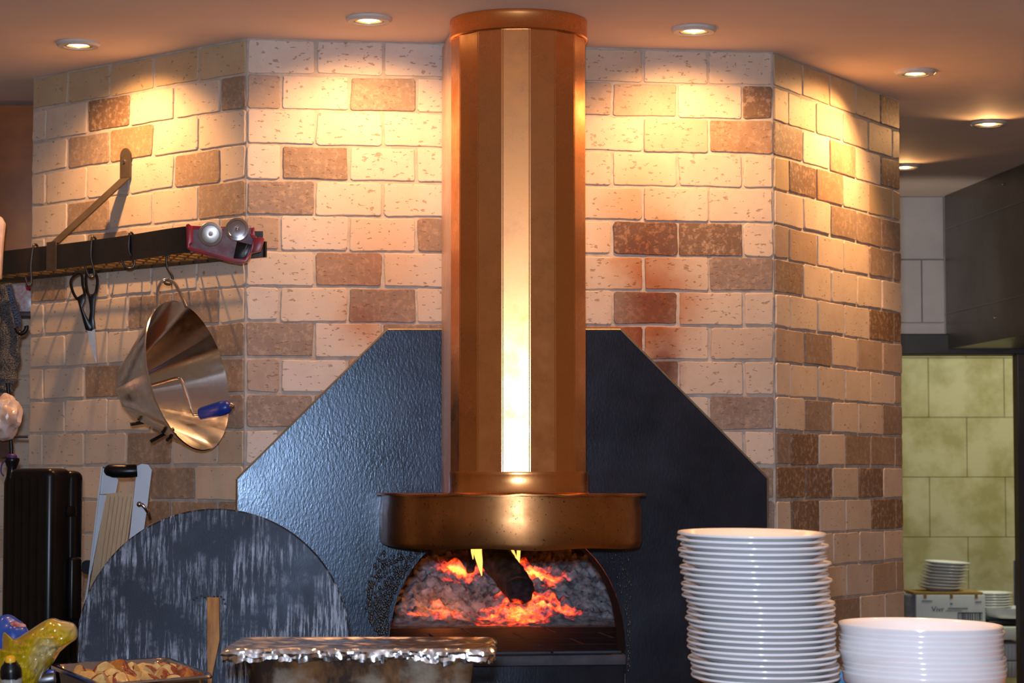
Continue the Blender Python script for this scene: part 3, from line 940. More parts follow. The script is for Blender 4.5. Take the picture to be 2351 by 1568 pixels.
pl = obj('dinner_plate', plate_bm(0.1345, 0.085, 0.026, 0.0064), M_white, smooth=50)
zt = P(1727, 1233, 4.2).z
nP = 26
dzp = (zt - 0.022 - PZ - 0.001) / (nP - 1)
stack(nP, pl, (P(1757, 1500, 4.2).x, 4.2, PZ + 0.006), (P(1727, 1300, 4.2).x, 4.2, 0), dzp, R(1.9), 'white plate, %s of the tall front stack', 'white plates in the tall front stack', 0.004, rnd, tiltx=R(0.6))
# wide nested bowls
def bowl_bm(r, h):
    bm = B()
    th = 0.005
    out = [(0, 0.002), (r * 0.86, 0.001), (r * 0.90, 0.003), (r * 0.945, 0.010), (r * 0.972, h * 0.45), (r * 0.985, h * 0.75), (r * 0.996, h - 0.004), (r, h - 0.002), (r - 0.001, h)]
    inn = [(r - 0.0035, h - 0.001), (r * 0.985 - th, h * 0.75), (r * 0.965 - th, h * 0.45), (r * 0.925, 0.013), (r * 0.87, 0.008), (0, 0.007)]
    lathe(bm, out + inn, 96)
    return bm
bw = obj('deep_plate', bowl_bm(0.1475, 0.034), M_white, smooth=50)
zb_t = P(2112, 1432, 4.2).z
nB = 10
stack(nB, bw, (P(2119, 1500, 4.2).x, 4.2, zb_t - 0.034 - 0.0094 * (nB - 1)), (P(2112, 1400, 4.2).x, 4.2, 0), 0.0094, R(1.2), 'white deep dish, %s of the low wide stack', 'wide white dishes nested at the right', 0.0025, rnd, 'dish', tiltx=R(1.0))
# small blue plastic corner between the stacks
bm = B(); bp = P(1929, 1553, 4.30)
box(bm, bp + Vector((0, 0, -0.005)), (0.030, 0.03, 0.034), 0.005)
tag(obj('blue_tub', bm, plain('pale_blue_plastic', (0.10, 0.28, 0.50), 0.3)), 'small blue plastic tub between the two plate stacks', 'tub')

# ------------------------------------------------------------------ roasting pan with foil
PD0, PD1 = 4.34, 4.66
pz = P(820, 1496, PD0).z
xa = P(514, 1496, PD0).x; xb = P(1128, 1496, PD0).x
pc = Vector(((xa + xb) / 2, (PD0 + PD1) / 2, 0.93))
pan = thing('roasting_pan', 'deep burnt roasting pan under crumpled foil at front', 'pan', pc)
wpx, wpy = (xb - xa), PD1 - PD0
hp = pz - 0.93
def rrect(w, d, r, n=6):
    out = []
    for (sx, sy, a0) in ((1, 1, 0), (-1, 1, 90), (-1, -1, 180), (1, -1, 270)):
        for q in range(n + 1):
            an = R(a0 + 90 * q / n)
            out.append((sx * (w / 2 - r) + r * math.cos(an), sy * (d / 2 - r) + r * math.sin(an)))
    return out
def loft(bm, rings, cap0=True, cap1=False):
    vr = [[bm.verts.new(p) for p in r_] for r_ in rings]
    n = len(vr[0])
    for A, Bq in zip(vr, vr[1:]):
        for k in range(n): bm.faces.new((A[k], A[(k + 1) % n], Bq[(k + 1) % n], Bq[k]))
    if cap0: bm.faces.new(vr[0][::-1])
    if cap1: bm.faces.new(vr[-1])
def trayloft(bm, w, d, h, rimw, taper, r=0.03):
    rg = []
    for (dw, z, rr) in ((-taper * 2, 0.0, r), (-0.012, h - 0.012, r), (-0.004, h - 0.004, r), (0, h, r), (rimw * 2, h, r + rimw), (rimw * 2, h - 0.004, r + rimw), (0.002, h - 0.003, r)):
        rg.append([Vector((x, y, z)) for x, y in rrect(w + dw, d + dw, rr)])
    # inner skin
    inner = []
    for (dw, z, rr) in ((-0.008, h - 0.002, r), (-0.02, h - 0.02, r), (-taper * 2 - 0.006, 0.004, r)):
        inner.append([Vector((x, y, z)) for x, y in rrect(w + dw, d + dw, rr)])
    loft(bm, rg[:1] + rg[1:4] + rg[4:6], True, False)
    loft(bm, [rg[3]] + inner, False, True)
bm = B(); trayloft(bm, wpx - 0.055, wpy - 0.05, hp - 0.006, 0.016, 0.028)
obj('pan_body', bm, M_pan, pan, local=True)
# foil: crumpled top with an uneven skirt folded over the rim
bm = B()
rnd = random.Random(5)
def crease(x, y):
    v_ = Vector((x * 9, y * 9, 0.4))
    a_ = abs(noise.noise(v_)); b2 = abs(noise.noise(v_ * 2.3 + Vector((5, 2, 1)))); c_ = abs(noise.noise(v_ * 5.1))
    return -(a_ * 0.006 + b2 * 0.0035 + c_ * 0.001)
base_r = rrect(1, 1, 0.07, 5)
loop = []
for i, p in enumerate(base_r):
    q = base_r[(i + 1) % len(base_r)]
    m = max(1, int((Vector(p) - Vector(q)).length / 0.006))
    for j in range(m): loop.append((p[0] + (q[0] - p[0]) * j / m, p[1] + (q[1] - p[1]) * j / m))
rings = []
for s in [0.02] + [i / 34 for i in range(1, 35)]:
    rings.append([Vector((x * wpx * s, y * wpy * s, hp + 0.006 + crease(x * wpx * s, y * wpy * s) * min(1, (1 - s) * 9 + 0.12))) for x, y in loop])
for (gr, dz_) in ((0.003, -0.002), (0.006, -0.006), (0.007, -0.011), (0.006, -0.016), (0.005, -0.021), (0.003, -0.026)):
    ring_ = []
    for x, y in loop:
        X_, Y_ = x * wpx, y * wpy
        nn = noise.noise(Vector((X_ * 48, Y_ * 48, dz_ * 160))); n2 = noise.noise(Vector((X_ * 16, Y_ * 16, 2)))
        n3 = noise.noise(Vector((X_ * 110, Y_ * 110, dz_ * 330)))
        dl = gr + 0.0050 * nn + 0.0022 * n3
        ring_.append(Vector((X_ + math.copysign(dl, x) * (abs(x) > 0.43), Y_ + math.copysign(dl, y) * (abs(y) > 0.43), hp + 0.006 + dz_ * (0.95 + 0.6 * n2 + 0.25 * n3))))
    rings.append(ring_)
loft(bm, rings, True, False)
bmesh.ops.translate(bm, verts=bm.verts, vec=pc)
tag(obj('foil_sheet', bm, M_foil, smooth=18), 'crumpled aluminium foil sheet covering the burnt roasting pan', 'foil', None)

# ------------------------------------------------------------------ steel tray of roast potatoes
h_ = 0.40
def TR(x, y): return RZ(x, y, EYE - h_)
bl_, br_, fr_, fl_ = TR(108, 1525), TR(385, 1508), TR(497, 1550), TR(228, 1572)
ctr = (bl_ + br_ + fr_ + fl_) / 4
ex = ((br_ - bl_) + (fr_ - fl_)).normalized(); ey0 = Vector((0, 0, 1)).cross(ex)
ey = ((bl_ - fl_) + (br_ - fr_)).normalized()
ey = ey0
tw = ((br_ - bl_).length + (fr_ - fl_).length) / 2; td = ((bl_ - fl_).length + (br_ - fr_).length) / 2
ctr.z = 0
TH = 0.070
tm = basis(ex, ey, Vector((0, 0, 1)), (ctr.x, ctr.y, EYE - h_ - TH))
tray = thing('steel_tray', 'shallow steel tray of roast potatoes at the lower left', 'tray', mat=tm)
bm = B()
# sheared to the true corner positions of the tray's rim
def tl(sx, sy, z, gr):
    u = (sx + 1) / 2; v_ = (sy + 1) / 2
    p = (fl_ * (1 - u) + fr_ * u) * (1 - v_) + (bl_ * (1 - u) + br_ * u) * v_
    c_ = (fl_ + fr_ + bl_ + br_) / 4
    p = c_ + (p - c_) * gr
    return Vector((p.x, p.y, EYE - h_ - TH + z))
sq = [(x * 2, y * 2) for x, y in rrect(1, 1, 0.10, 6)]
trings = [[tl(x, y, z, g_) for x, y in sq] for (g_, z) in ((0.84, 0.0), (0.905, TH - 0.008), (0.93, TH - 0.002), (0.99, TH - 0.0015), (1.0, TH - 0.003), (1.0, TH - 0.007))]
loft(bm, trings, True, False)
loft(bm, [[tl(x, y, z, g_) for x, y in sq] for (g_, z) in ((1.0, TH - 0.003), (0.99, TH + 0.0005), (0.925, TH), (0.895, TH - 0.008), (0.835, 0.003))], False, True)
obj('tray_body', bm, M_steel, tray, smooth=40)
bm = B(); box(bm, (0, 0, 0), (tw * 0.7, td * 0.7, EYE - h_ - TH - 0.93), 0.003, M=basis(ex, ey, Vector((0, 0, 1)), (ctr.x, ctr.y, (EYE - h_ - TH + 0.93) / 2)))
tag(obj('tray_stand', bm, M_dark), 'dark block under the steel tray of potatoes', 'stand')
M_potato = plain('roast_potato_flesh', (0.68, 0.48, 0.18), 0.45, nscale=45, base2=(0.50, 0.24, 0.05), coat=0.2)
M_potato2 = plain('browned_potato_flesh', (0.55, 0.24, 0.05), 0.4, nscale=45, base2=(0.36, 0.12, 0.02), coat=0.3)
M_skin = plain('red_potato_skin', (0.17, 0.022, 0.014), 0.35, nscale=60, base2=(0.30, 0.075, 0.02), coat=0.3)
rnd = random.Random(21)
rows_p = [(0.58, 7, 'back'), (0.18, 8, 'middle'), (-0.22, 8, 'centre front'), (-0.60, 7, 'front')]
for (yy, n, rn) in rows_p:
    for i in range(n):
        s_ = -0.70 + 1.40 * i / (n - 1) + rnd.uniform(-0.03, 0.03)
        p = tl(s_, yy + rnd.uniform(-0.07, 0.07), 0.038 + rnd.uniform(-0.004, 0.012), 1)
        t = bmesh.new()
        bmesh.ops.create_icosphere(t, subdivisions=3, radius=1)
        rr = rnd.uniform(0.026, 0.033)
        for v_ in t.verts:
            v_.co = v_.co * (1 + 0.12 * noise.noise(v_.co * 1.4 + Vector((i, yy * 9, 3))))
        # two flat knife cuts through a rounded potato
        cuts = [Vector((rnd.uniform(-0.7, 0.7), -0.7, rnd.uniform(0.0, 0.9))).normalized(), Vector((rnd.choice((-1, 1)) * 0.8, -0.35, 0.45)).normalized()]
        whole = rnd.random() < 0.14
        for q, cn in enumerate(cuts):
            if whole and q == 0: continue
            dd = rnd.uniform(0.20, 0.55)
            for v_ in t.verts:
                e_ = v_.co.dot(cn) - dd
                if e_ > 0: v_.co -= cn * e_
        t.normal_update()
        for f in t.faces:
            f.material_index = 0 if max(f.normal.dot(cn) for cn in (cuts[1:] if whole else cuts)) > 0.93 else 1
        Mr = Matrix.Rotation(rnd.uniform(-0.7, 0.7), 4, 'Z') @ Matrix.Rotation(rnd.uniform(-0.3, 0.3), 4, 'X')
        t.transform(Matrix.Translation(p) @ Mr @ Matrix.Diagonal((rr * 1.1, rr * 1.1, rr * 1.15, 1)))
        fm = M_potato if rnd.random() < 0.7 else M_potato2
        o = obj('potato_chunk', t, [fm, M_skin], smooth=40, origin=p)
        kind = 'whole small' if whole else ('pale cut' if fm is M_potato else 'browned cut')
        tag(o, '%s roast potato, %s from left in the %s row of the tray' % (kind, ORD[i], rn), 'potato', 'roast potatoes in the steel tray')

# ------------------------------------------------------------------ round steel disc and wooden stick
DD = 5.88
dc = P(490, 1482, DD); Rd = 312 / F_ * DD * 1.0
Md = basis(Vector((1, 0, 0)), Vector((0, math.cos(R(4)), 0)) * 0 + Vector((0, -math.sin(R(4)), math.cos(R(4)))), Vector((0, -math.cos(R(4)), -math.sin(R(4)))), dc)
Md = Matrix.Translation(dc) @ Matrix.Rotation(R(90 - 4), 4, 'X')
bm = B(); lathe(bm, [(0, 0.004), (Rd * 0.6, 0.004), (Rd - 0.004, 0.004), (Rd, 0.0015), (Rd, -0.003), (Rd - 0.003, -0.004), (0, -0.004)], 128)
for v_ in bm.verts: v_.co.z += 0.004 * noise.noise(v_.co * 4)
bm.transform(Matrix.Translation(dc) @ Matrix.Rotation(R(86), 4, 'X'))
disc = tag(obj('steel_disc', bm, M_disc, smooth=30, origin=dc), 'large round black steel disc with pale streaks leaning at lower left', 'disc')
bm = B()
for (x, y) in ((452, 1372), (462, 1368), (470, 1371), (478, 1372), (492, 1370), (500, 1368), (508, 1370), (514, 1376), (517, 1386), (445, 1376)):
    p = RP(x, y, dc + Vector((0, -0.006, 0)), Vector((0, -1, 0.07)).normalized())
    blob(bm, p, (0.0028, 0.002, 0.0028), 2, 0.1, seed=x)
obj('tar_beads', bm, M_tar, disc, smooth=60, label='glossy tar beads')['kind'] = 'stuff'
bm = B()
stk = [(475, 1371), (503, 1372), (504, 1470), (488, 1548), (483, 1600), (477, 1600), (476, 1550), (475, 1470)]
prism(bm, [P(x, y, 5.78 + (1600 - y) * 0.0002) for x, y in stk], (0, 0.014, 0), 0.002)
tag(obj('wooden_stick', bm, M_wood, smooth=30), 'narrow worn wooden stick upright against the round steel disc', 'stick')

# ------------------------------------------------------------------ pot rack
RB = RP(628, 597, LW.a, LW.n)
zrk = P(628, 597, 6.60).z
RH = 0.074
def rk(x, D): return Vector(((x - W_ / 2) / F_ * D * 1.0, D, zrk))
bd = LW
back = [LW.pt(-0.105, zrk, 0.018), LW.pt(LW.len + 0.16, zrk, 0.018)]
fr_pts = [LW.pt(-0.098, zrk, 0.024), LW.pt(-0.01, zrk, 0.11), LW.pt(0.13, zrk, 0.19)]
for (x, D) in ((450, 6.39), (400, 6.43), (280, 6.65), (140, 6.88), (0, 7.10), (-60, 7.20)):
    d = ray(x, 600); fr_pts.append(Vector((d.x / d.y * D, D, zrk)))
fr_pts[2:3] = []
front = spline(fr_pts, 8)
rack = thing('pot_rack', 'black bow fronted pot rack shelf on the left tiled wall', 'rack', LW.pt(0.4, zrk, 0.15))
def bar(bm, pts, h, th):
    n = len(pts)
    rg = []
    for i, p in enumerate(pts):
        a_ = pts[max(0, i - 1)]; b2 = pts[min(n - 1, i + 1)]
        t_ = (b2 - a_).normalized(); s_ = Vector((t_.y, -t_.x, 0)) * th / 2
        rg.append([bm.verts.new(p + s_), bm.verts.new(p - s_), bm.verts.new(p - s_ + Vector((0, 0, h))), bm.verts.new(p + s_ + Vector((0, 0, h)))])
    for A, Bq in zip(rg, rg[1:]):
        for k in range(4): bm.faces.new((A[k], A[(k + 1) % 4], Bq[(k + 1) % 4], Bq[k]))
    bm.faces.new(rg[0][::-1]); bm.faces.new(rg[-1])
bm = B(); bar(bm, front, RH, 0.006); obj('front_rail', bm, M_rack, rack, smooth=30)
bm = B(); bar(bm, back, 0.045, 0.006); obj('back_rail', bm, M_rack, rack, smooth=30)
# grid of rods, clipped between the two rails
bm = B()
fuv = [((p - LW.a).dot(LW.u), (p - LW.a).dot(LW.n)) for p in front]
def front_n(u):
    best = 0.02
    for (u1, n1), (u2, n2) in zip(fuv, fuv[1:]):
        if min(u1, u2) <= u <= max(u1, u2) and abs(u2 - u1) > 1e-6:
            best = max(best, n1 + (n2 - n1) * (u - u1) / (u2 - u1))
    return best
u = 0.02
while u < LW.len + 0.14:
    nn = front_n(u)
    if nn > 0.05: tube(bm, [LW.pt(u, zrk + 0.010, 0.018), LW.pt(u, zrk + 0.010, nn - 0.003)], 0.0032, 6)
    u += 0.062
for nn in (0.055, 0.095, 0.135, 0.175, 0.215, 0.255, 0.295, 0.335):
    us = [q * 0.02 for q in range(-2, 62) if front_n(q * 0.02) > nn + 0.004]
    if us: tube(bm, [LW.pt(min(us), zrk + 0.015, nn), LW.pt(min(max(us), LW.len + 0.15), zrk + 0.015, nn)], 0.0032, 6)
obj('grid_shelf', bm, M_slat, rack)
# strap: plate on the wall, arm down to the front rail, hook over it
bm = B()
pw = LW.px(288, 372, 0.011)
uw = (pw - LW.a).dot(LW.u)
hw = 0.024
plate = []
ztop = LW.px(288, 340, 0.011).z; zben = LW.px(288, 408, 0.011).z
for i in range(13):
    an = math.pi * i / 12
    plate.append((uw + hw * math.cos(an), ztop - hw + hw * math.sin(an)))
plate += [(uw - hw, zben), (uw + hw, zben)]
prism(bm, [LW.pt(u_, z_, 0.009) for u_, z_ in plate], LW.n * 0.004)
tgt = [p for p in front][0]
best = min(front, key=lambda p: abs((p.x / p.y * F_ + W_ / 2) - 116))
hookp = best + Vector((0, 0, RH + 0.004))
A_ = LW.pt(uw, zben, 0.012)
w_ = LW.u * hw
dirn = (hookp - A_)
up_ = dirn.cross(w_).normalized() * 0.004
prism(bm, [A_ + w_, A_ - w_, hookp - w_, hookp + w_], up_)
tl_ = (front[min(len(front) - 1, front.index(best) + 1)] - best).normalized() * hw
outn_ = Vector((tl_.y, -tl_.x, 0)).normalized()
if outn_.dot(CAM - best) < 0: outn_ = -outn_
o1 = best + outn_ * 0.004
prism(bm, [o1 + tl_ + Vector((0, 0, -0.004)), o1 - tl_ + Vector((0, 0, -0.004)), o1 - tl_ + Vector((0, 0, RH + 0.010)), o1 + tl_ + Vector((0, 0, RH + 0.010))], outn_ * 0.004)
prism(bm, [o1 + tl_ + Vector((0, 0, RH + 0.006)), o1 - tl_ + Vector((0, 0, RH + 0.006)), o1 - tl_ - outn_ * 0.012 + Vector((0, 0, RH + 0.006)), o1 + tl_ - outn_ * 0.012 + Vector((0, 0, RH + 0.006))], Vector((0, 0, 0.004)))
strap = obj('support_strap', bm, plain('lamplit_black_strap', (0.13, 0.10, 0.075), 0.36, metal=0.5), rack, smooth=30)  # black paint made lighter: the lamp's strong light is put into the base colour
bm = B(); lathe(bm, [(0.0065, 0), (0.006, 0.003), (0.003, 0.005), (0, 0.0052)], 16, basis(LW.u, Vector((0, 0, 1)), LW.n, LW.px(285, 371, 0.013)))
obj('screw', bm, M_steel, strap)

# hooks
def D_at(x, off=0.0):
    b2 = min(front, key=lambda p: abs((p.x / p.y * F_ + W_ / 2) - x))
    return b2.y - off
def hook(pts, D, label, r=0.0036, bk=None):
    bm = B()
    q = [P(x, y, D + dd) for (x, y, dd) in pts]
    tube(bm, spline(q, 6), r, 10)
    return tag(obj('s_hook', bm, M_wire, smooth=50), label, 'hook', 's hooks on the pot rack')
d1 = D_at(78, 0.011)
hook([(88, 588, 0.022), (86, 566, 0.020), (80, 561, 0.008), (76, 568, 0), (71, 610, 0), (72, 640, 0), (70, 653, 0), (64, 654, 0), (58, 637, 0)], d1, 'empty s hook at the left end of the rack front rail')
d2 = D_at(213, 0.011)
hook([(222, 570, 0.022), (220, 550, 0.020), (215, 544, 0.008), (211, 548, 0), (209, 590, 0), (215, 617, 0), (216, 632, 0), (209, 637, -0.005), (202, 630, -0.008), (195, 612, -0.008)], d2, 's hook holding the black handled scissors')
d3 = D_at(300, 0.011)
hook([(308, 560, 0.022), (306, 541, 0.020), (301, 534, 0.008), (297, 540, 0), (296, 575, 0), (304, 591, 0), (309, 603, 0), (304, 614, 0), (294, 616, 0), (286, 610, 0), (279, 598, 0)], d3, 'empty s hook on the middle of the rack front rail')
d4 = 6.50
hook([(386, 592, 0.010), (386, 578, 0.008), (383, 574, 0.003), (382, 582, 0), (383, 610, 0), (391, 626, 0), (396, 637, 0), (393, 650, 0), (387, 653, 0), (379, 650, 0), (376, 640, 0)], d4, 's hook holding the conical food mill')

# scissors
sc = thing('scissors', 'black handled kitchen scissors hanging from the pot rack', 'scissors', P(205, 640, d2))
D = d2 + 0.004
def loopt(bm, px_, r, dd=0.0):
    tube(bm, spline([P(x, y, D + dd) for x, y in px_], 5, True), r, 8, True, flat=1.0)
bm = B(); loopt(bm, [(172, 632), (182, 627), (188, 632), (190, 655), (194, 672), (190, 688), (180, 688), (170, 676), (163, 655), (164, 642)], 0.0042)
prism(bm, [P(x, y, D - 0.005) for x, y in ((176, 683), (194, 672), (196, 690), (189, 705), (196, 722), (205, 738), (212, 752), (205, 760), (196, 757), (186, 720))], (0, 0.010, 0), 0.002)
obj('left_handle', bm, M_black, sc)
bm = B(); loopt(bm, [(202, 618), (214, 621), (222, 635), (223, 655), (218, 675), (206, 678), (200, 668), (197, 640)], 0.0042, 0.008)
prism(bm, [P(x, y, D + 0.001) for x, y in ((200, 672), (210, 680), (221, 664), (218, 690), (216, 730), (219, 755), (210, 762), (200, 760), (203, 735), (206, 715), (205, 700))], (0, 0.010, 0), 0.002)
obj('right_handle', bm, M_black, sc)
bm = B(); prism(bm, [P(x, y, D + 0.001) for x, y in ((200, 757), (218, 755), (221, 790), (222, 836), (213, 815), (206, 790))], (0, 0.003, 0), 0.0)
obj('blade', bm, plain('scissor_steel', (0.45, 0.40, 0.36), 0.4, metal=0.9), sc)

# ------------------------------------------------------------------ conical food mill
rimc = P(431, 862, 6.40)
vx = (rimc - CAM).normalized()
rt = Vector((1, 0, 0)); upv = Vector((0, 0, 1))
ax_img = (rt * 0.970 + upv * 0.235).normalized()
axis = (ax_img * math.sin(R(68)) + Vector((0, -1, 0)) * math.cos(R(68))).normalized()
dn = (Vector((0, 0, -1)) - axis * Vector((0, 0, -1)).dot(axis)).normalized()   # local "down" in the rim plane
sdv = axis.cross(dn)
MM = basis(dn, sdv, axis, rimc)
mill = thing('food_mill', 'conical steel food mill with blue crank handle under the rack', 'food mill', mat=MM)
Rr, Rb, Lc = 0.2130, 0.080, 0.195
bm = B()
lathe(bm, [(0.0, -Lc), (Rb * 0.8, -Lc), (Rb, -Lc + 0.010), (Rr - 0.004, -0.006), (Rr, -0.002), (Rr + 0.002, 0.001), (Rr - 0.001, 0.003), (Rr - 0.005, -0.002), (Rb - 0.003, -Lc + 0.014), (Rb * 0.8, -Lc + 0.005), (0, -Lc + 0.004)], 80)
# base sides pressed to a many-sided form
for v_ in bm.verts:
    if v_.co.z < -Lc * 0.55:
        an = math.atan2(v_.co.y, v_.co.x); k = round(an / (math.pi / 5)) * (math.pi / 5)
        f = math.cos(math.pi / 10) / max(0.5, math.cos(an - k)); w2 = min(1, (-v_.co.z / Lc - 0.55) / 0.45)
        v_.co.x *= 1 + (f - 1) * w2; v_.co.y *= 1 + (f - 1) * w2
obj('cone_body', bm, M_steel, mill, local=True, smooth=40)
bm = B()
tube(bm, spline([(0, 0, -Lc + 0.004), (0, 0, -0.09), (0, 0, -0.034), (0.012, 0, -0.022), (0.05, 0.004, -0.015), (0.100, 0.008, -0.010), (0.112, 0.009, -0.002), (0.113, 0.009, 0.03)], 6), 0.0048, 12)
crank = obj('crank', bm, M_steel, mill, local=True, smooth=50)
bm = B()
hd = Matrix.Translation((0.113, 0.009, 0.012))
lathe(bm, [(0, 0), (0.017, 0.001), (0.0185, 0.006), (0.0205, 0.045), (0.021, 0.07), (0.018, 0.090), (0.009, 0.0985), (0, 0.0995)], 32, hd)
hdl = obj('grip', bm, M_blue, crank, local=True, smooth=50, label='blue plastic grip')
bm = B(); lathe(bm, [(0.009, 0.095), (0.009, 0.103), (0.005, 0.107), (0, 0.108)], 20, hd)
obj('end_cap', bm, M_steel, crank, local=True)
bm = B()
for (a_, t_) in ((0.0, 0.3), (math.pi, 0.3)):
    M2 = Matrix.Rotation(a_, 4, 'Z') @ Matrix.Rotation(R(40), 4, 'Y')
    box(bm, (0.03, 0, 0), (0.075, 0.05, 0.002), 0.0, M=Matrix.Translation((0, 0, -Lc + 0.055)) @ M2)
obj('blade', bm, M_steel, mill, local=True)
bm = B()
top = spline([P(365, 735, 6.46), P(363, 700, 6.46), P(363, 665, 6.47), P(373, 646, 6.48), P(387, 643, 6.48), P(402, 652, 6.47), P(416, 678, 6.44), P(428, 705, 6.42)], 6)
tube(bm, top, 0.0046, 10)
obj('hanging_loop', bm, M_steel, mill, smooth=50)
for a_, b2 in ((P(300, 974, 6.47), P(352, 966, 6.50)), (P(347, 1013, 6.40), P(398, 985, 6.46)), (P(384, 1010, 6.37), P(402, 998, 6.42))):
    bm = B(); tube(bm, [a_, b2], 0.0052, 10); obj('foot', bm, M_wire, mill, smooth=50)
bm = B(); tube(bm, [P(334, 752, 6.50), P(352, 716, 6.48)], 0.0035, 8); obj('rivet_bracket', bm, M_steel, mill)

# ------------------------------------------------------------------ red tool with two discs, resting on the rack
DR = min(p.y for p in front) - 0.045
red = thing('disc_tool', 'red plastic kitchen tool with two round steel discs on the rack', 'tool', P(510, 560, DR))
bm = B()
def PR(x, y, d=0.0): return P(400 + x / 9.796, 480 + y / 9.796, DR + d)
prism(bm, [PR(x, y, 0.024) for x, y in ((280, 370), (1790, 420), (1820, 620), (1640, 1160), (1480, 1190), (330, 890))], (0, 0.004, 0), 0.0)      # back plate
obj('back_plate', bm, plain('scuffed_dark_red', (0.12, 0.02, 0.03), 0.4, nscale=30, base2=(0.16, 0.12, 0.13)), red)
bm = B()
prism(bm, [PR(x, y) for x, y in ((262, 350), (320, 325), (395, 380), (400, 750), (340, 790), (340, 900), (282, 890))], (0, 0.026, 0), 0.002)
prism(bm, [PR(x, y) for x, y in ((300, 870), (345, 850), (820, 985), (1180, 1080), (1480, 1135), (1580, 1120), (1640, 1050), (1700, 980), (1720, 985), (1690, 1100), (1620, 1190), (1480, 1225), (1180, 1170), (780, 1055), (330, 920))], (0, 0.026, 0), 0.001)
prism(bm, [PR(x, y, 0.004) for x, y in ((1690, 560), (1720, 545), (1840, 610), (1835, 680), (1740, 1000), (1690, 1000), (1770, 680))], (0, 0.02, 0), 0.001)
prism(bm, [PR(x, y, 0.002) for x, y in ((1790, 640), (1930, 635), (2020, 655), (1930, 945), (1760, 985))], (0, 0.018, 0), 0.001)
prism(bm, [PR(x, y, 0.010) for x, y in ((1735, 430), (1800, 400), (1800, 590), (1725, 570))], (0, 0.012, 0), 0.001)
prism(bm, [PR(x, y, 0.018) for x, y in ((380, 375), (1100, 405), (1100, 460), (380, 450))], (0, 0.008, 0), 0.001)
obj('frame', bm, M_red, red, smooth=30, label='red plastic frame')
bm = B(); prism(bm, [PR(x, y, 0.012) for x, y in ((1410, 720), (1650, 780), (1740, 800), (1590, 1110), (1330, 1105))], (0, 0.010, 0), 0.001)
obj('black_block', bm, M_black, red)
bm = B(); tube(bm, [PR(1640, 790, 0.008), PR(1545, 1075, 0.008)], 0.0016, 8); obj('steel_pin', bm, M_steel, red)
M_disc1 = plain('worn_aluminium', (0.50, 0.45, 0.39), 0.36, metal=0.9, nscale=30, namp=0.3)
M_disc2 = plain('polished_aluminium', (0.55, 0.53, 0.54), 0.24, metal=0.95, nscale=30, namp=0.25)
for (x, y, r_, tx, ty, mm, dd) in ((815, 565, 275, 10, -26, M_disc1, -0.010), (1415, 450, 270, -8, 12, M_disc2, -0.016)):
    rr = r_ / 9.796 / F_ * DR
    Mx = Matrix.Translation(PR(x, y, dd)) @ Matrix.Rotation(R(ty), 4, 'Y') @ Matrix.Rotation(R(90 + tx), 4, 'X')
    bm = B(); lathe(bm, [(0, 0.007), (rr * 0.12, 0.007), (rr * 0.16, 0.003), (rr * 0.35, 0.0035), (rr * 0.72, 0.001), (rr * 0.76, 0.002), (rr * 0.97, 0.0), (rr, -0.002), (rr * 0.97, -0.004), (0, -0.003)], 48, Mx)
    dk = obj('steel_disc', bm, mm, red, smooth=40)
    bm = B(); lathe(bm, [(rr * 0.11, 0.004), (rr * 0.11, 0.009), (rr * 0.05, 0.011), (0, 0.011)], 16, Mx)
    obj('bolt', bm, M_steel, dk)

# ------------------------------------------------------------------ black ribbed case
ang = R(-28)
czb = 0.886
cw, cdp = 0.150, 0.155
ctop = P(100, 1075, 6.12).z
chh = ctop - czb
cc = P(97, 1300, 6.2); cc.z = czb
Mc = Matrix.Translation(cc) @ Matrix.Rotation(ang, 4, 'Z')
case = thing('ribbed_case', 'tall black ribbed plastic case standing at the left edge', 'case', mat=Mc)
bm = B(); box(bm, (0, -0.012, chh / 2), (cw, cdp * 0.62, chh), 0.022, seg=4)
for i in range(5):
    box(bm, (-cw / 2 + 0.018 + i * 0.026, -0.012 - cdp * 0.31, chh / 2), (0.017, 0.004, chh - 0.05), 0.0019)
obj('front_shell', bm, M_black, case, local=True)
bm = B(); box(bm, (0, cdp * 0.36, chh / 2 - 0.003), (cw, cdp * 0.40, chh - 0.006), 0.022, seg=4)
obj('back_shell', bm, M_black, case, local=True)
bm = B(); box(bm, (cw / 2 + 0.006, 0.035, chh * 0.44), (0.022, 0.045, 0.17), 0.010, seg=3)
obj('handle', bm, M_black, case, local=True)
bm = B(); box(bm, (cw / 2 + 0.003, 0.022, chh * 0.80), (0.010, 0.035, 0.028), 0.003)
obj('latch', bm, M_black, case, local=True)

# ------------------------------------------------------------------ steel slicer
DS = 6.36
sl = thing('mandoline_slicer', 'steel mandoline slicer with black grip leaning behind the disc', 'slicer', P(270, 1550, DS))
def PS(x, y, d=0.0): return P(180 + x * 0.19134, 1040 + y * 0.19134, DS + d)
bm = B(); prism(bm, [PS(x, y, -0.004) for x, y in ((275, 165), (292, 165), (130, 1560), (-20, 2500), (-60, 2500), (110, 1560))], (0, 0.030, 0), 0.0)
obj('side_rail', bm, M_steelb, sl, smooth=0)
bm = B(); prism(bm, [PS(x, y) for x, y in ((700, 150), (760, 125), (840, 135), (885, 200), (830, 640), (745, 1230), (560, 2500), (400, 2500), (610, 1000), (680, 330))], (0, 0.006, 0), 0.001)
obj('right_plate', bm, M_steelb, sl, smooth=0)
bm = B(); prism(bm, [PS(x, y, 0.004) for x, y in ((285, 180), (330, 190), (480, 320), (450, 480), (262, 495))], (0, 0.004, 0), 0.0)
prism(bm, [PS(x, y, 0.002) for x, y in ((255, 500), (335, 505), (100, 1700), (-30, 2500), (-60, 2500), (130, 1560))], (0, 0.004, 0), 0.0)
obj('left_plate', bm, M_steelb, sl, smooth=0)
bm = B()
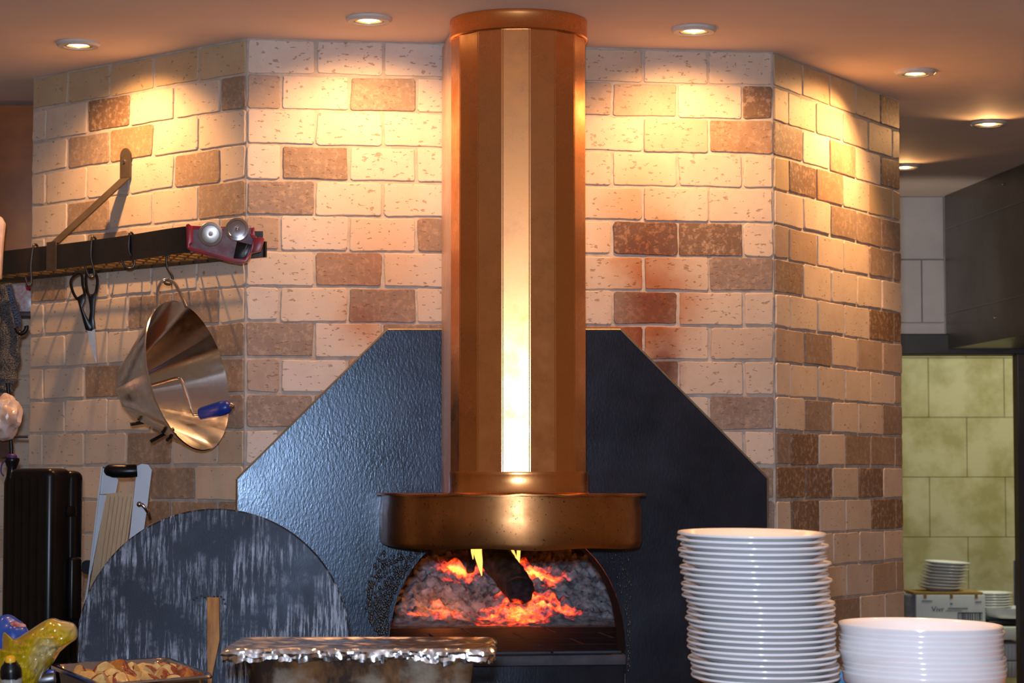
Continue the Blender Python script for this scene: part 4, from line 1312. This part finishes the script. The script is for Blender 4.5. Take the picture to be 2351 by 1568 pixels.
deck = [(330, 500), (360, 478), (612, 478), (665, 500), (600, 980), (370, 2500), (0, 2500), (200, 1200)]
prism(bm, [PS(x, y, 0.006) for x, y in deck], (0, 0.004, 0), 0.0)
for i in range(6):
    xa_, xb_ = 385 + i * 50, 385 + i * 50 - 180
    tube(bm, [PS(xa_, 525, 0.006), PS(xb_ - 25, 2000, 0.006)], 0.0010, 6)
obj('ribbed_deck', bm, plain('warm_steel_deck', (0.42, 0.28, 0.16), 0.32, metal=0.9, stretch=(20, 20, 1)), sl, smooth=30)
bm = B(); tube(bm, [PS(330, 200, -0.012), PS(350, 205, -0.014), PS(420, 215, -0.016), PS(560, 218, -0.016), PS(660, 215, -0.014), PS(700, 212, -0.012)], 0.018, 16, radii=[0.010, 0.015, 0.0185, 0.0185, 0.018, 0.017])
obj('grip', bm, M_black, sl, smooth=50, label='black plastic grip')
bm = B(); tube(bm, spline([PS(735, 615, -0.010), PS(775, 630, -0.012), PS(830, 700, -0.006), PS(860, 790, 0.02)], 5), 0.0052, 10)
blob(bm, PS(732, 615, -0.010), (0.008, 0.008, 0.008), 2, 0.0)
obj('lever', bm, M_steel, sl, smooth=50)
bm = B(); lathe(bm, [(0, -0.008), (0.018, -0.008), (0.020, 0), (0.018, 0.008), (0, 0.008)], 24, Matrix.Translation(PS(110, 1370, 0.02)) @ Matrix.Rotation(R(90), 4, 'X'))
obj('knob', bm, M_black, sl)

# ------------------------------------------------------------------ things at the left edge
bm = B(); pts = [P(-60, 242, 7.7), P(78, 241, 7.7), P(80, 640, 7.7), P(-60, 640, 7.7)]
prism(bm, pts, (0, 0.02, 0), 0.002)
tag(obj('copper_sheet', bm, M_copold), 'aged copper sheet high on the wall left of the tiled corner', 'copper sheet')
# white packet standing on the rack end
bm = B(); prism(bm, [P(-30, 490, 7.0), P(1, 497, 7.0), P(9, 512, 7.0), P(4, 560, 7.0), P(0, 640, 7.0), P(-30, 645, 7.0)], (0, 0.03, 0), 0.002)
tag(obj('paper_packet', bm, plain('pinkish_paper', (0.70, 0.52, 0.45), 0.6)), 'pale paper packet at the left edge above the rack', 'packet')
# chain mesh glove
M_mesh, nt, bs = newmat('steel_mesh')
v = coords(nt)
vo = N(nt, 'ShaderNodeTexVoronoi'); vo.inputs['Scale'].default_value = 420; L(nt, v, vo.inputs['Vector'])
L(nt, ramp(nt, vo.outputs['Distance'], [(0.2, 0.25), (0.6, 0.02)]), bs.inputs['Base Color'])
bs.inputs['Metallic'].default_value = 0.2; bs.inputs['Roughness'].default_value = 0.5
bump(nt, bs, vo.outputs['Distance'], 0.8, 0.003)
DG = 7.02
gl = thing('mesh_sleeve', 'dark grey mesh fabric hanging below the left end of the rack', 'mesh', P(15, 660, DG))
bm = B()
gp = spline([P(12, 652, DG), P(20, 700, DG), P(22, 780, DG), P(18, 850, DG), P(12, 890, DG), P(6, 905, DG)], 6)
tube(bm, gp, 0.02, 14, radii=[0.018 + 0.016 * math.sin(math.pi * min(1, i / (len(gp) - 1) * 1.05)) + 0.004 * math.sin(i * 1.3) for i in range(len(gp))], ref=(1, 0, 0), flat=0.6)
obj('mesh_body', bm, M_mesh, gl, smooth=60)
bm = B()
st_ = [(13, 655), (26, 652), (40, 700), (50, 735), (48, 752), (34, 750), (32, 735), (22, 695)]
prism(bm, [P(x, y, DG - 0.04) for x, y in st_], (0, 0.003, 0), 0.0)
ws = obj('strap', bm, M_navy, gl, smooth=0, label='navy fabric strap with lettering')
bm = B(); tube(bm, spline([P(36, 752, DG - 0.04), P(44, 764, DG - 0.04), P(54, 764, DG - 0.04), P(61, 754, DG - 0.04), P(60, 748, DG - 0.04)], 5), 0.007, 10, radii=None)
obj('clasp', bm, M_black, gl, smooth=50)
def text_mesh(s, size, M, mtl, name, parent, ext=0.0004):
    cu = bpy.data.curves.new('t', 'FONT'); cu.body = s; cu.size = size; cu.extrude = ext; cu.align_x = 'CENTER'; cu.align_y = 'CENTER'
    to = bpy.data.objects.new('t', cu); COL.objects.link(to)
    bpy.context.view_layer.update()
    me = bpy.data.meshes.new_from_object(to.evaluated_get(bpy.context.evaluated_depsgraph_get()))
    bpy.data.objects.remove(to)
    bm = B(); bm.from_mesh(me); bm.transform(M)
    return obj(name, bm, mtl, parent, smooth=0)
ta = P(18, 660, DG - 0.0412); tb = P(42, 742, DG - 0.0412)
td_ = (tb - ta).normalized(); tn_ = Vector((0, -1, 0)); tu_ = tn_.cross(td_)
text_mesh('OMEL DAVIS', 0.0205, basis(td_, tu_, tn_, (ta + tb) / 2), plain('navy_lettering', (0.03, 0.07, 0.16), 0.6), 'lettering', ws)
# plastic wrapped pack seen behind the rack
bm = B(); c_ = P(46, 686, 7.72); prism(bm, [P(x, y, 7.70) for x, y in ((20, 655), (74, 654), (74, 716), (30, 716))], (0, 0.05, 0), 0.003)
pk = tag(obj('wrapped_pack', bm, plain('printed_plastic', (0.62, 0.62, 0.64), 0.25, nscale=70, base2=(0.55, 0.25, 0.22))), 'plastic wrapped printed pack behind the left end of the rack', 'pack')
bm = B(); prism(bm, [P(x, y, 7.695) for x, y in ((58, 655), (72, 655), (71, 668), (60, 666))], (0, 0.004, 0), 0.0); obj('red_mark', bm, M_red, pk)
bm = B(); box(bm, P(45, 724, 7.73), (0.11, 0.14, 0.016), 0.002); tag(obj('small_wall_shelf', bm, plain('dark_wood_ledge', (0.05, 0.03, 0.02), 0.5)), 'small dark wall ledge under the plastic wrapped pack', 'shelf')
# black handled spike with crossbar
sk = thing('hanging_rod', 'black rod with cross bar hanging below the dark grey mesh', 'rod', P(24, 900, 6.98))
bm = B(); tube(bm, [P(18, 880, 6.98), P(22, 940, 6.98), P(27, 1062, 6.98)], 0.006, 10); obj('shaft', bm, M_black, sk, smooth=50)
bm = B(); tube(bm, [P(-20, 1001, 6.96), P(64, 1003, 6.96)], 0.0036, 10); obj('cross_bar', bm, M_wire, sk, smooth=50)
# crumpled bag
M_bagw = plain('crumpled_white_plastic', (0.72, 0.62, 0.58), 0.28, nscale=18, base2=(0.50, 0.32, 0.22), coat=0.5)
bm = B()
blob(bm, P(8, 955, 6.80), (0.052, 0.04, 0.062), 4, 0.32, 1.7, 4)
for v_ in bm.verts:
    d = v_.co * 34
    v_.co += Vector((1, 0.4, 0.6)) * 0.004 * abs(noise.noise(d)) * 2 - Vector((0.004, 0, 0.004))
tag(obj('crumpled_bag', bm, M_bagw, smooth=14), 'crumpled whitish plastic bag at the left edge beside the black rod', 'bag')
# round dark pan end and flask top
bm = B(); lathe(bm, [(0, -0.012), (0.03, -0.012), (0.034, 0), (0.03, 0.012), (0, 0.012)], 32, Matrix.Translation(P(6, 1028, 7.05)) @ Matrix.Rotation(R(90), 4, 'X'))
tag(obj('round_utensil', bm, plain('dark_brown_metal', (0.05, 0.025, 0.012), 0.4, metal=0.5), smooth=40), 'round dark brown metal utensil end hanging behind the cross bar', 'utensil')
fk = thing('black_bottle', 'black bottle neck with purple ring behind the ribbed case', 'bottle', P(27, 1090, 6.55))
fp = P(27, 1100, 6.55)
bm = B(); lathe(bm, [(0, 0.886 - fp.z), (0.0215, 0.886 - fp.z), (0.0215, -0.01), (0.016, 0.008), (0.0135, 0.03), (0.020, 0.048), (0.022, 0.055), (0.020, 0.060), (0, 0.061)], 32, Matrix.Translation(fp))
obj('bottle_body', bm, M_black, fk, smooth=50)
bm = B(); lathe(bm, [(0.014, 0.058), (0.015, 0.064), (0.010, 0.071), (0, 0.072)], 32, Matrix.Translation(fp))
tube(bm, spline([fp + Vector(q) for q in ((-0.012, -0.014, 0.058), (-0.024, -0.014, 0.045), (-0.028, -0.014, 0.022), (-0.020, -0.014, 0.008))], 5), 0.0022, 8)
obj('purple_ring', bm, M_purple, fk, smooth=50, label='purple rubber ring')

# plastic bag of yellow oil, bottle, packet, tin at the lower left
M_oil, nt, bs = newmat('yellow_oil_in_clear_plastic')
v = coords(nt)
nz = noise_(nt, v, 7, 2, 0.5)
tc = N(nt, 'ShaderNodeTexCoord'); sp = N(nt, 'ShaderNodeSeparateXYZ'); L(nt, tc.outputs['Generated'], sp.inputs[0])
nz = math_(nt, 'ADD', math_(nt, 'MULTIPLY', nz, 0.9), math_(nt, 'MULTIPLY', math_(nt, 'SUBTRACT', sp.outputs[2], 0.5), 0.42))
L(nt, ramp(nt, nz, [(0.36, (0.50, 0.34, 0.004)), (0.58, (0.68, 0.47, 0.008)), (0.66, (0.74, 0.60, 0.26)), (0.85, (0.78, 0.70, 0.55))]), bs.inputs['Base Color'])
bs.inputs['Roughness'].default_value = 0.12
bs.inputs['Coat Weight'].default_value = 1.0
bs.inputs['Coat Roughness'].default_value = 0.05
bs.inputs['Transmission Weight'].default_value = 0.35
bs.inputs['Subsurface Weight'].default_value = 0.0
bag = thing('oil_bag', 'clear crinkled plastic bag of yellow oil at lower left', 'bag', P(80, 1568, 4.75))
outline = [(0, 1500), (8, 1452), (32, 1466), (60, 1452), (112, 1420), (140, 1424), (170, 1432), (178, 1450), (176, 1466), (158, 1480), (140, 1495), (136, 1500), (120, 1525), (98, 1552), (72, 1600), (40, 1655), (-30, 1655), (-40, 1490)]
bm = B()
poly = [Vector(p) for p in outline]
cen = Vector((66, 1505))
lp = spline([(p.x, p.y, 0) for p in poly], 5, True)
front_r, back_r = [], []
nr = 26
def bagpt(q, s, side):
    x = cen.x + (q.x - cen.x) * s; y = cen.y + (q.y - cen.y) * s
    puff = 0.055 * math.sqrt(max(0, 1 - s * s))
    cr = noise.noise(Vector((x * 0.055, y * 0.055, side))); c2_ = noise.noise(Vector((x * 0.13 + y * 0.05, y * 0.02 - x * 0.03, side + 3)))
    d = -side * (puff + (0.022 * abs(cr) + 0.008 * abs(c2_)) * (1 - s ** 6))
    return P(x, y, 4.72 + d)
rf = [[bagpt(q, s, 1) for q in lp] for s in [0.02 + 0.98 * (i / nr) ** 0.85 for i in range(nr + 1)]]
rbk = [[bagpt(q, s, -1) for q in lp] for s in [0.02 + 0.98 * (i / nr) for i in range(nr, -1, -1)]]
loft(bm, rf + rbk[1:], True, True)
obj('bag_film', bm, M_oil, bag, smooth=28)
bt = thing('sauce_bottle', 'black topped bottle with yellow cap before the oil bag', 'bottle', P(25, 1600, 4.45))
bp = P(25, 1548, 4.45)
Mb = Matrix.Translation(bp) @ Matrix.Rotation(R(14), 4, 'X')
bm = B(); lathe(bm, [(0.019, -0.20), (0.0205, -0.02), (0.0205, -0.004), (0.0190, 0.0)], 40, Mb); obj('bottle_body', bm, plain('clear_grey_plastic', (0.35, 0.33, 0.28), 0.15, coat=0.5), bt, smooth=50)
bm = B(); lathe(bm, [(0.0205, -0.006), (0.0205, 0.008), (0.018, 0.016), (0.0125, 0.023), (0.0115, 0.026), (0, 0.026)], 40, Mb); obj('cap', bm, M_black, bt, smooth=50)
bm = B(); lathe(bm, [(0.0100, 0.025), (0.0095, 0.033), (0.0075, 0.0355), (0.003, 0.036), (0.002, 0.0345), (0, 0.0345)], 32, Mb); obj('yellow_top', bm, M_yellow, bt, smooth=40, label='yellow nozzle top')
bpk = thing('blue_packet', 'blue and white packet with red label behind the oil bag', 'packet', P(30, 1470, 5.0))
bm = B(); c_ = P(22, 1462, 5.0); c_.z = 1.034; blob(bm, c_, (0.056, 0.04, 0.100), 4, 0.12, 2, 2); obj('packet_body', bm, plain('blue_film', (0.010, 0.07, 0.36), 0.3, nscale=9, base2=(0.012, 0.06, 0.30), coat=0.4), bpk, smooth=30)
bm = B(); prism(bm, [P(x, y, 4.94) for x, y in ((22, 1432), (34, 1426), (58, 1434), (60, 1440), (45, 1440), (26, 1437))], (0, 0.006, 0), 0.001); obj('red_label', bm, M_label_red, bpk)
bm = B(); lathe(bm, [(0.010, -0.02), (0.0115, -0.018), (0.0115, 0.018), (0.010, 0.02), (0, 0.02)], 24, Matrix.Translation(P(104, 1560, 4.72)) @ Matrix.Rotation(R(80), 4, 'Y'))
tag(obj('metal_tube', bm, M_steelb, smooth=40), 'short steel tube lying beside the potato tray', 'tube')
bm = B(); box(bm, P(112, 1546, 4.78), (0.026, 0.02, 0.016), 0.002)
tag(obj('blue_wrapper', bm, M_blue), 'scrap of blue wrapper between oil bag and tray', 'wrapper')

# ------------------------------------------------------------------ kitchen beyond, right side
# steel clad hood wall
A1 = Vector((P(2168, 600, D1).x, D1 - 0.02, 0)); A2 = RZ(2351, 375, CEIL); A2.z = 0
dirc = (A2 - A1).normalized(); A2 = A1 + dirc * 2.2
zs0 = P(2175, 803, D1).z
hoodk = thing('extractor_canopy', 'dull steel extractor canopy under the ceiling at far right', 'extractor', (A1.x, A1.y, zs0))
bm = B()
nrm = Vector((-dirc.y, dirc.x, 0))
if nrm.dot(CAM - A1) > 0: nrm = -nrm
prism(bm, [Vector((A1.x, A1.y, zs0)), Vector((A2.x, A2.y, zs0)), Vector((A2.x, A2.y, CEIL - 0.002)), Vector((A1.x, A1.y, CEIL - 0.002))], nrm * 0.4)
obj('canopy_body', bm, M_dullsteel, hoodk, smooth=0)
bm = B()
for zf in (0.23, 0.78):
    z_ = zs0 + (CEIL - zs0) * zf
    a_ = Vector((A1.x, A1.y, z_)) - nrm * 0.001; b2 = Vector((A2.x, A2.y, z_)) - nrm * 0.001
    tube(bm, [a_, b2], 0.003, 6)
obj('seam', bm, M_steelb, hoodk)
bm = B()
for (x, y) in ((2304, 423), (2285, 729)):
    blob(bm, RP(x, y, A1, nrm) - nrm * 0.003, (0.006, 0.006, 0.006), 2, 0)
obj('bolts', bm, M_steel, hoodk)['kind'] = 'stuff'
# counter with boxes and plates
DK = 11.3
kz = P(2300, 1440, DK - 0.35).z
bm = B(); box(bm, (P(2250, 1440, DK).x + 0.05, DK, kz - 0.03), (1.6, 0.7, 0.06), 0.006); tag(obj('kitchen_counter', bm, M_whitetop), 'white topped counter in the kitchen at far right', 'counter')
ckd = DK - 0.34
bm = B()
for (ya, yb) in ((1478, 1516), (1518, 1556)):
    pa = P(2296, yb, ckd); pb = P(2352, ya, ckd)
    box(bm, ((pa.x + pb.x) / 2, ckd + 0.2, (pa.z + pb.z) / 2), (pb.x - pa.x, 0.4, pb.z - pa.z), 0.004)
    for i in range(7): box(bm, (pa.x + (i + 0.5) * (pb.x - pa.x) / 7, ckd, (pa.z + pb.z) / 2), (0.004, 0.012, (pb.z - pa.z) * 0.86), 0.001, seg=1)
tag(obj('ribbed_crate', bm, M_crate), 'grey ribbed crates stacked below the white kitchen counter', 'crate')
# printed box
bx0 = P(2104, 1440, DK - 0.3); bx1 = P(2262, 1366, DK - 0.3)
bw_, bh_ = bx1.x - bx0.x, bx1.z - kz
cbx = thing('cardboard_box', 'white printed cardboard box in the kitchen holding up leaning plates', 'box', (bx0.x, DK - 0.3, kz))
bm = B(); box(bm, (bx0.x + bw_ / 2, DK - 0.3 + 0.15, kz + bh_ / 2), (bw_, 0.3, bh_), 0.004); obj('carton', bm, M_card, cbx)
bm = B(); box(bm, (bx0.x + bw_ / 2 - 0.01, DK - 0.3 + 0.15, kz + bh_ + 0.006), (bw_ * 1.0, 0.29, 0.014), 0.002)
for fx_ in (0.13, 0.51, 0.87):
    box(bm, (bx0.x + bw_ * fx_, DK - 0.3 - 0.001, kz + bh_ - 0.006), (0.014, 0.003, 0.022), 0.0005, seg=1)
obj('brown_lid', bm, M_kraft, cbx, label='brown cardboard lid with tabs')
bm = B(); pa = P(2077, 1440, DK - 0.2)
box(bm, (bx0.x - 0.03, DK - 0.3 + 0.12, kz + bh_ * 0.52), (0.055, 0.2, bh_ * 0.96), 0.003); obj('grey_end', bm, M_greycard, cbx, label='grey box end')
fyk = DK - 0.3 - 0.0016
def faceM(x, z): return basis(Vector((1, 0, 0)), Vector((0, 0, 1)), Vector((0, -1, 0)), Vector((x, fyk, z)))
c_ = P(2153, 1399, DK - 0.3)
text_mesh('Vivr', 0.036, faceM(c_.x, c_.z), M_ink, 'printed_word', cbx)
for (x, y, w_, h2, q) in ((2199, 1397, 0.095, 0.008, 0), (2190, 1402, 0.075, 0.004, 0), (2128, 1380, 0.05, 0.008, 1), (2246, 1382, 0.03, 0.008, 1), (2184, 1386, 0.012, 0.010, 1)):
    bm = B(); p_ = P(x, y, DK - 0.3); box(bm, (p_.x, fyk, p_.z), (w_, 0.001, h2)); obj('print_line', bm, M_inkpale, cbx)
bm = B()
pA = P(2199, 1407, DK - 0.3); pB = P(2256, 1425, DK - 0.3)
rnd = random.Random(2)
box(bm, ((pA.x + pB.x) / 2, fyk, pA.z), (pB.x - pA.x, 0.001, 0.004)); 
x = pA.x
while x < pB.x:
    w_ = rnd.choice((0.002, 0.003, 0.005)); box(bm, (x, fyk, (pA.z + pB.z) / 2), (w_, 0.001, pA.z - pB.z)); x += w_ + rnd.choice((0.003, 0.005))
obj('barcode', bm, M_ink, cbx)
# far plates
far = obj('side_plate', plate_bm(0.110, 0.065, 0.022, 0.005, 48), M_white, smooth=50)
rnd = random.Random(4)
fb = P(2160, 1362, DK - 0.15); ft = P(2168, 1290, DK - 0.15)
nf = 9
stack(nf, far, (fb.x, DK - 0.15, kz + bh_ + 0.014), (ft.x + 0.01, DK - 0.15, 0), (ft.z - 0.022 - kz - bh_ - 0.012) / (nf - 1), R(1.5), 'grey white plate, %s of the leaning stack on the box', 'plates leaning on the cardboard box', 0.004, rnd, tiltx=R(3))
far2 = obj('side_plate', plate_bm(0.105, 0.065, 0.022, 0.005, 48), M_white, smooth=50)
t2 = P(2274, 1360, DK - 0.05)
n2_ = 11
stack(n2_, far2, (P(2272, 1400, DK - 0.05).x, DK - 0.05, kz + 0.002), (t2.x, DK - 0.05, 0), (t2.z - 0.022 - kz) / (n2_ - 1), R(0.5), 'grey white plate, %s of the stack right of the box', 'plates stacked right of the cardboard box', 0.002, rnd)
bmf = bowl_bm(0.13, 0.05)
ob = obj('serving_bowl', bmf, M_white, smooth=50); p_ = P(2325, 1404, DK - 0.18); ob.location = (p_.x, DK - 0.18, kz + 0.035)
tag(ob, 'white shallow bowl on a black dish at the kitchen counter edge', 'bowl')
bm = B(); box(bm, (p_.x - 0.01, DK - 0.17, kz + 0.018), (0.26, 0.2, 0.034), 0.01); tag(obj('black_dish', bm, M_black), 'black dish under the white shallow bowl', 'dish')
p_ = P(2085, 1400, DK - 0.02)
far3 = obj('side_plate', plate_bm(0.09, 0.05, 0.02, 0.005, 48), M_white, smooth=50)
stack(8, far3, (P(2068, 1400, DK).x, DK, kz + 0.002), (P(2068, 1400, DK).x, DK, 0), 0.018, 0, 'white plate, %s of the stack behind the tiled wall edge', 'plates behind the tiled wall edge', 0.001, rnd)
bm = B(); pa = P(2334, 1405, DK + 0.3); pb = P(2352, 1287, DK + 0.3)
box(bm, ((pa.x + pb.x) / 2 + 0.01, DK + 0.32, (kz + pb.z) / 2), (pb.x - pa.x + 0.03, 0.04, pb.z - kz), 0.004)
tag(obj('blue_board', bm, M_blue), 'dark blue board upright beside the dark brown post', 'board')
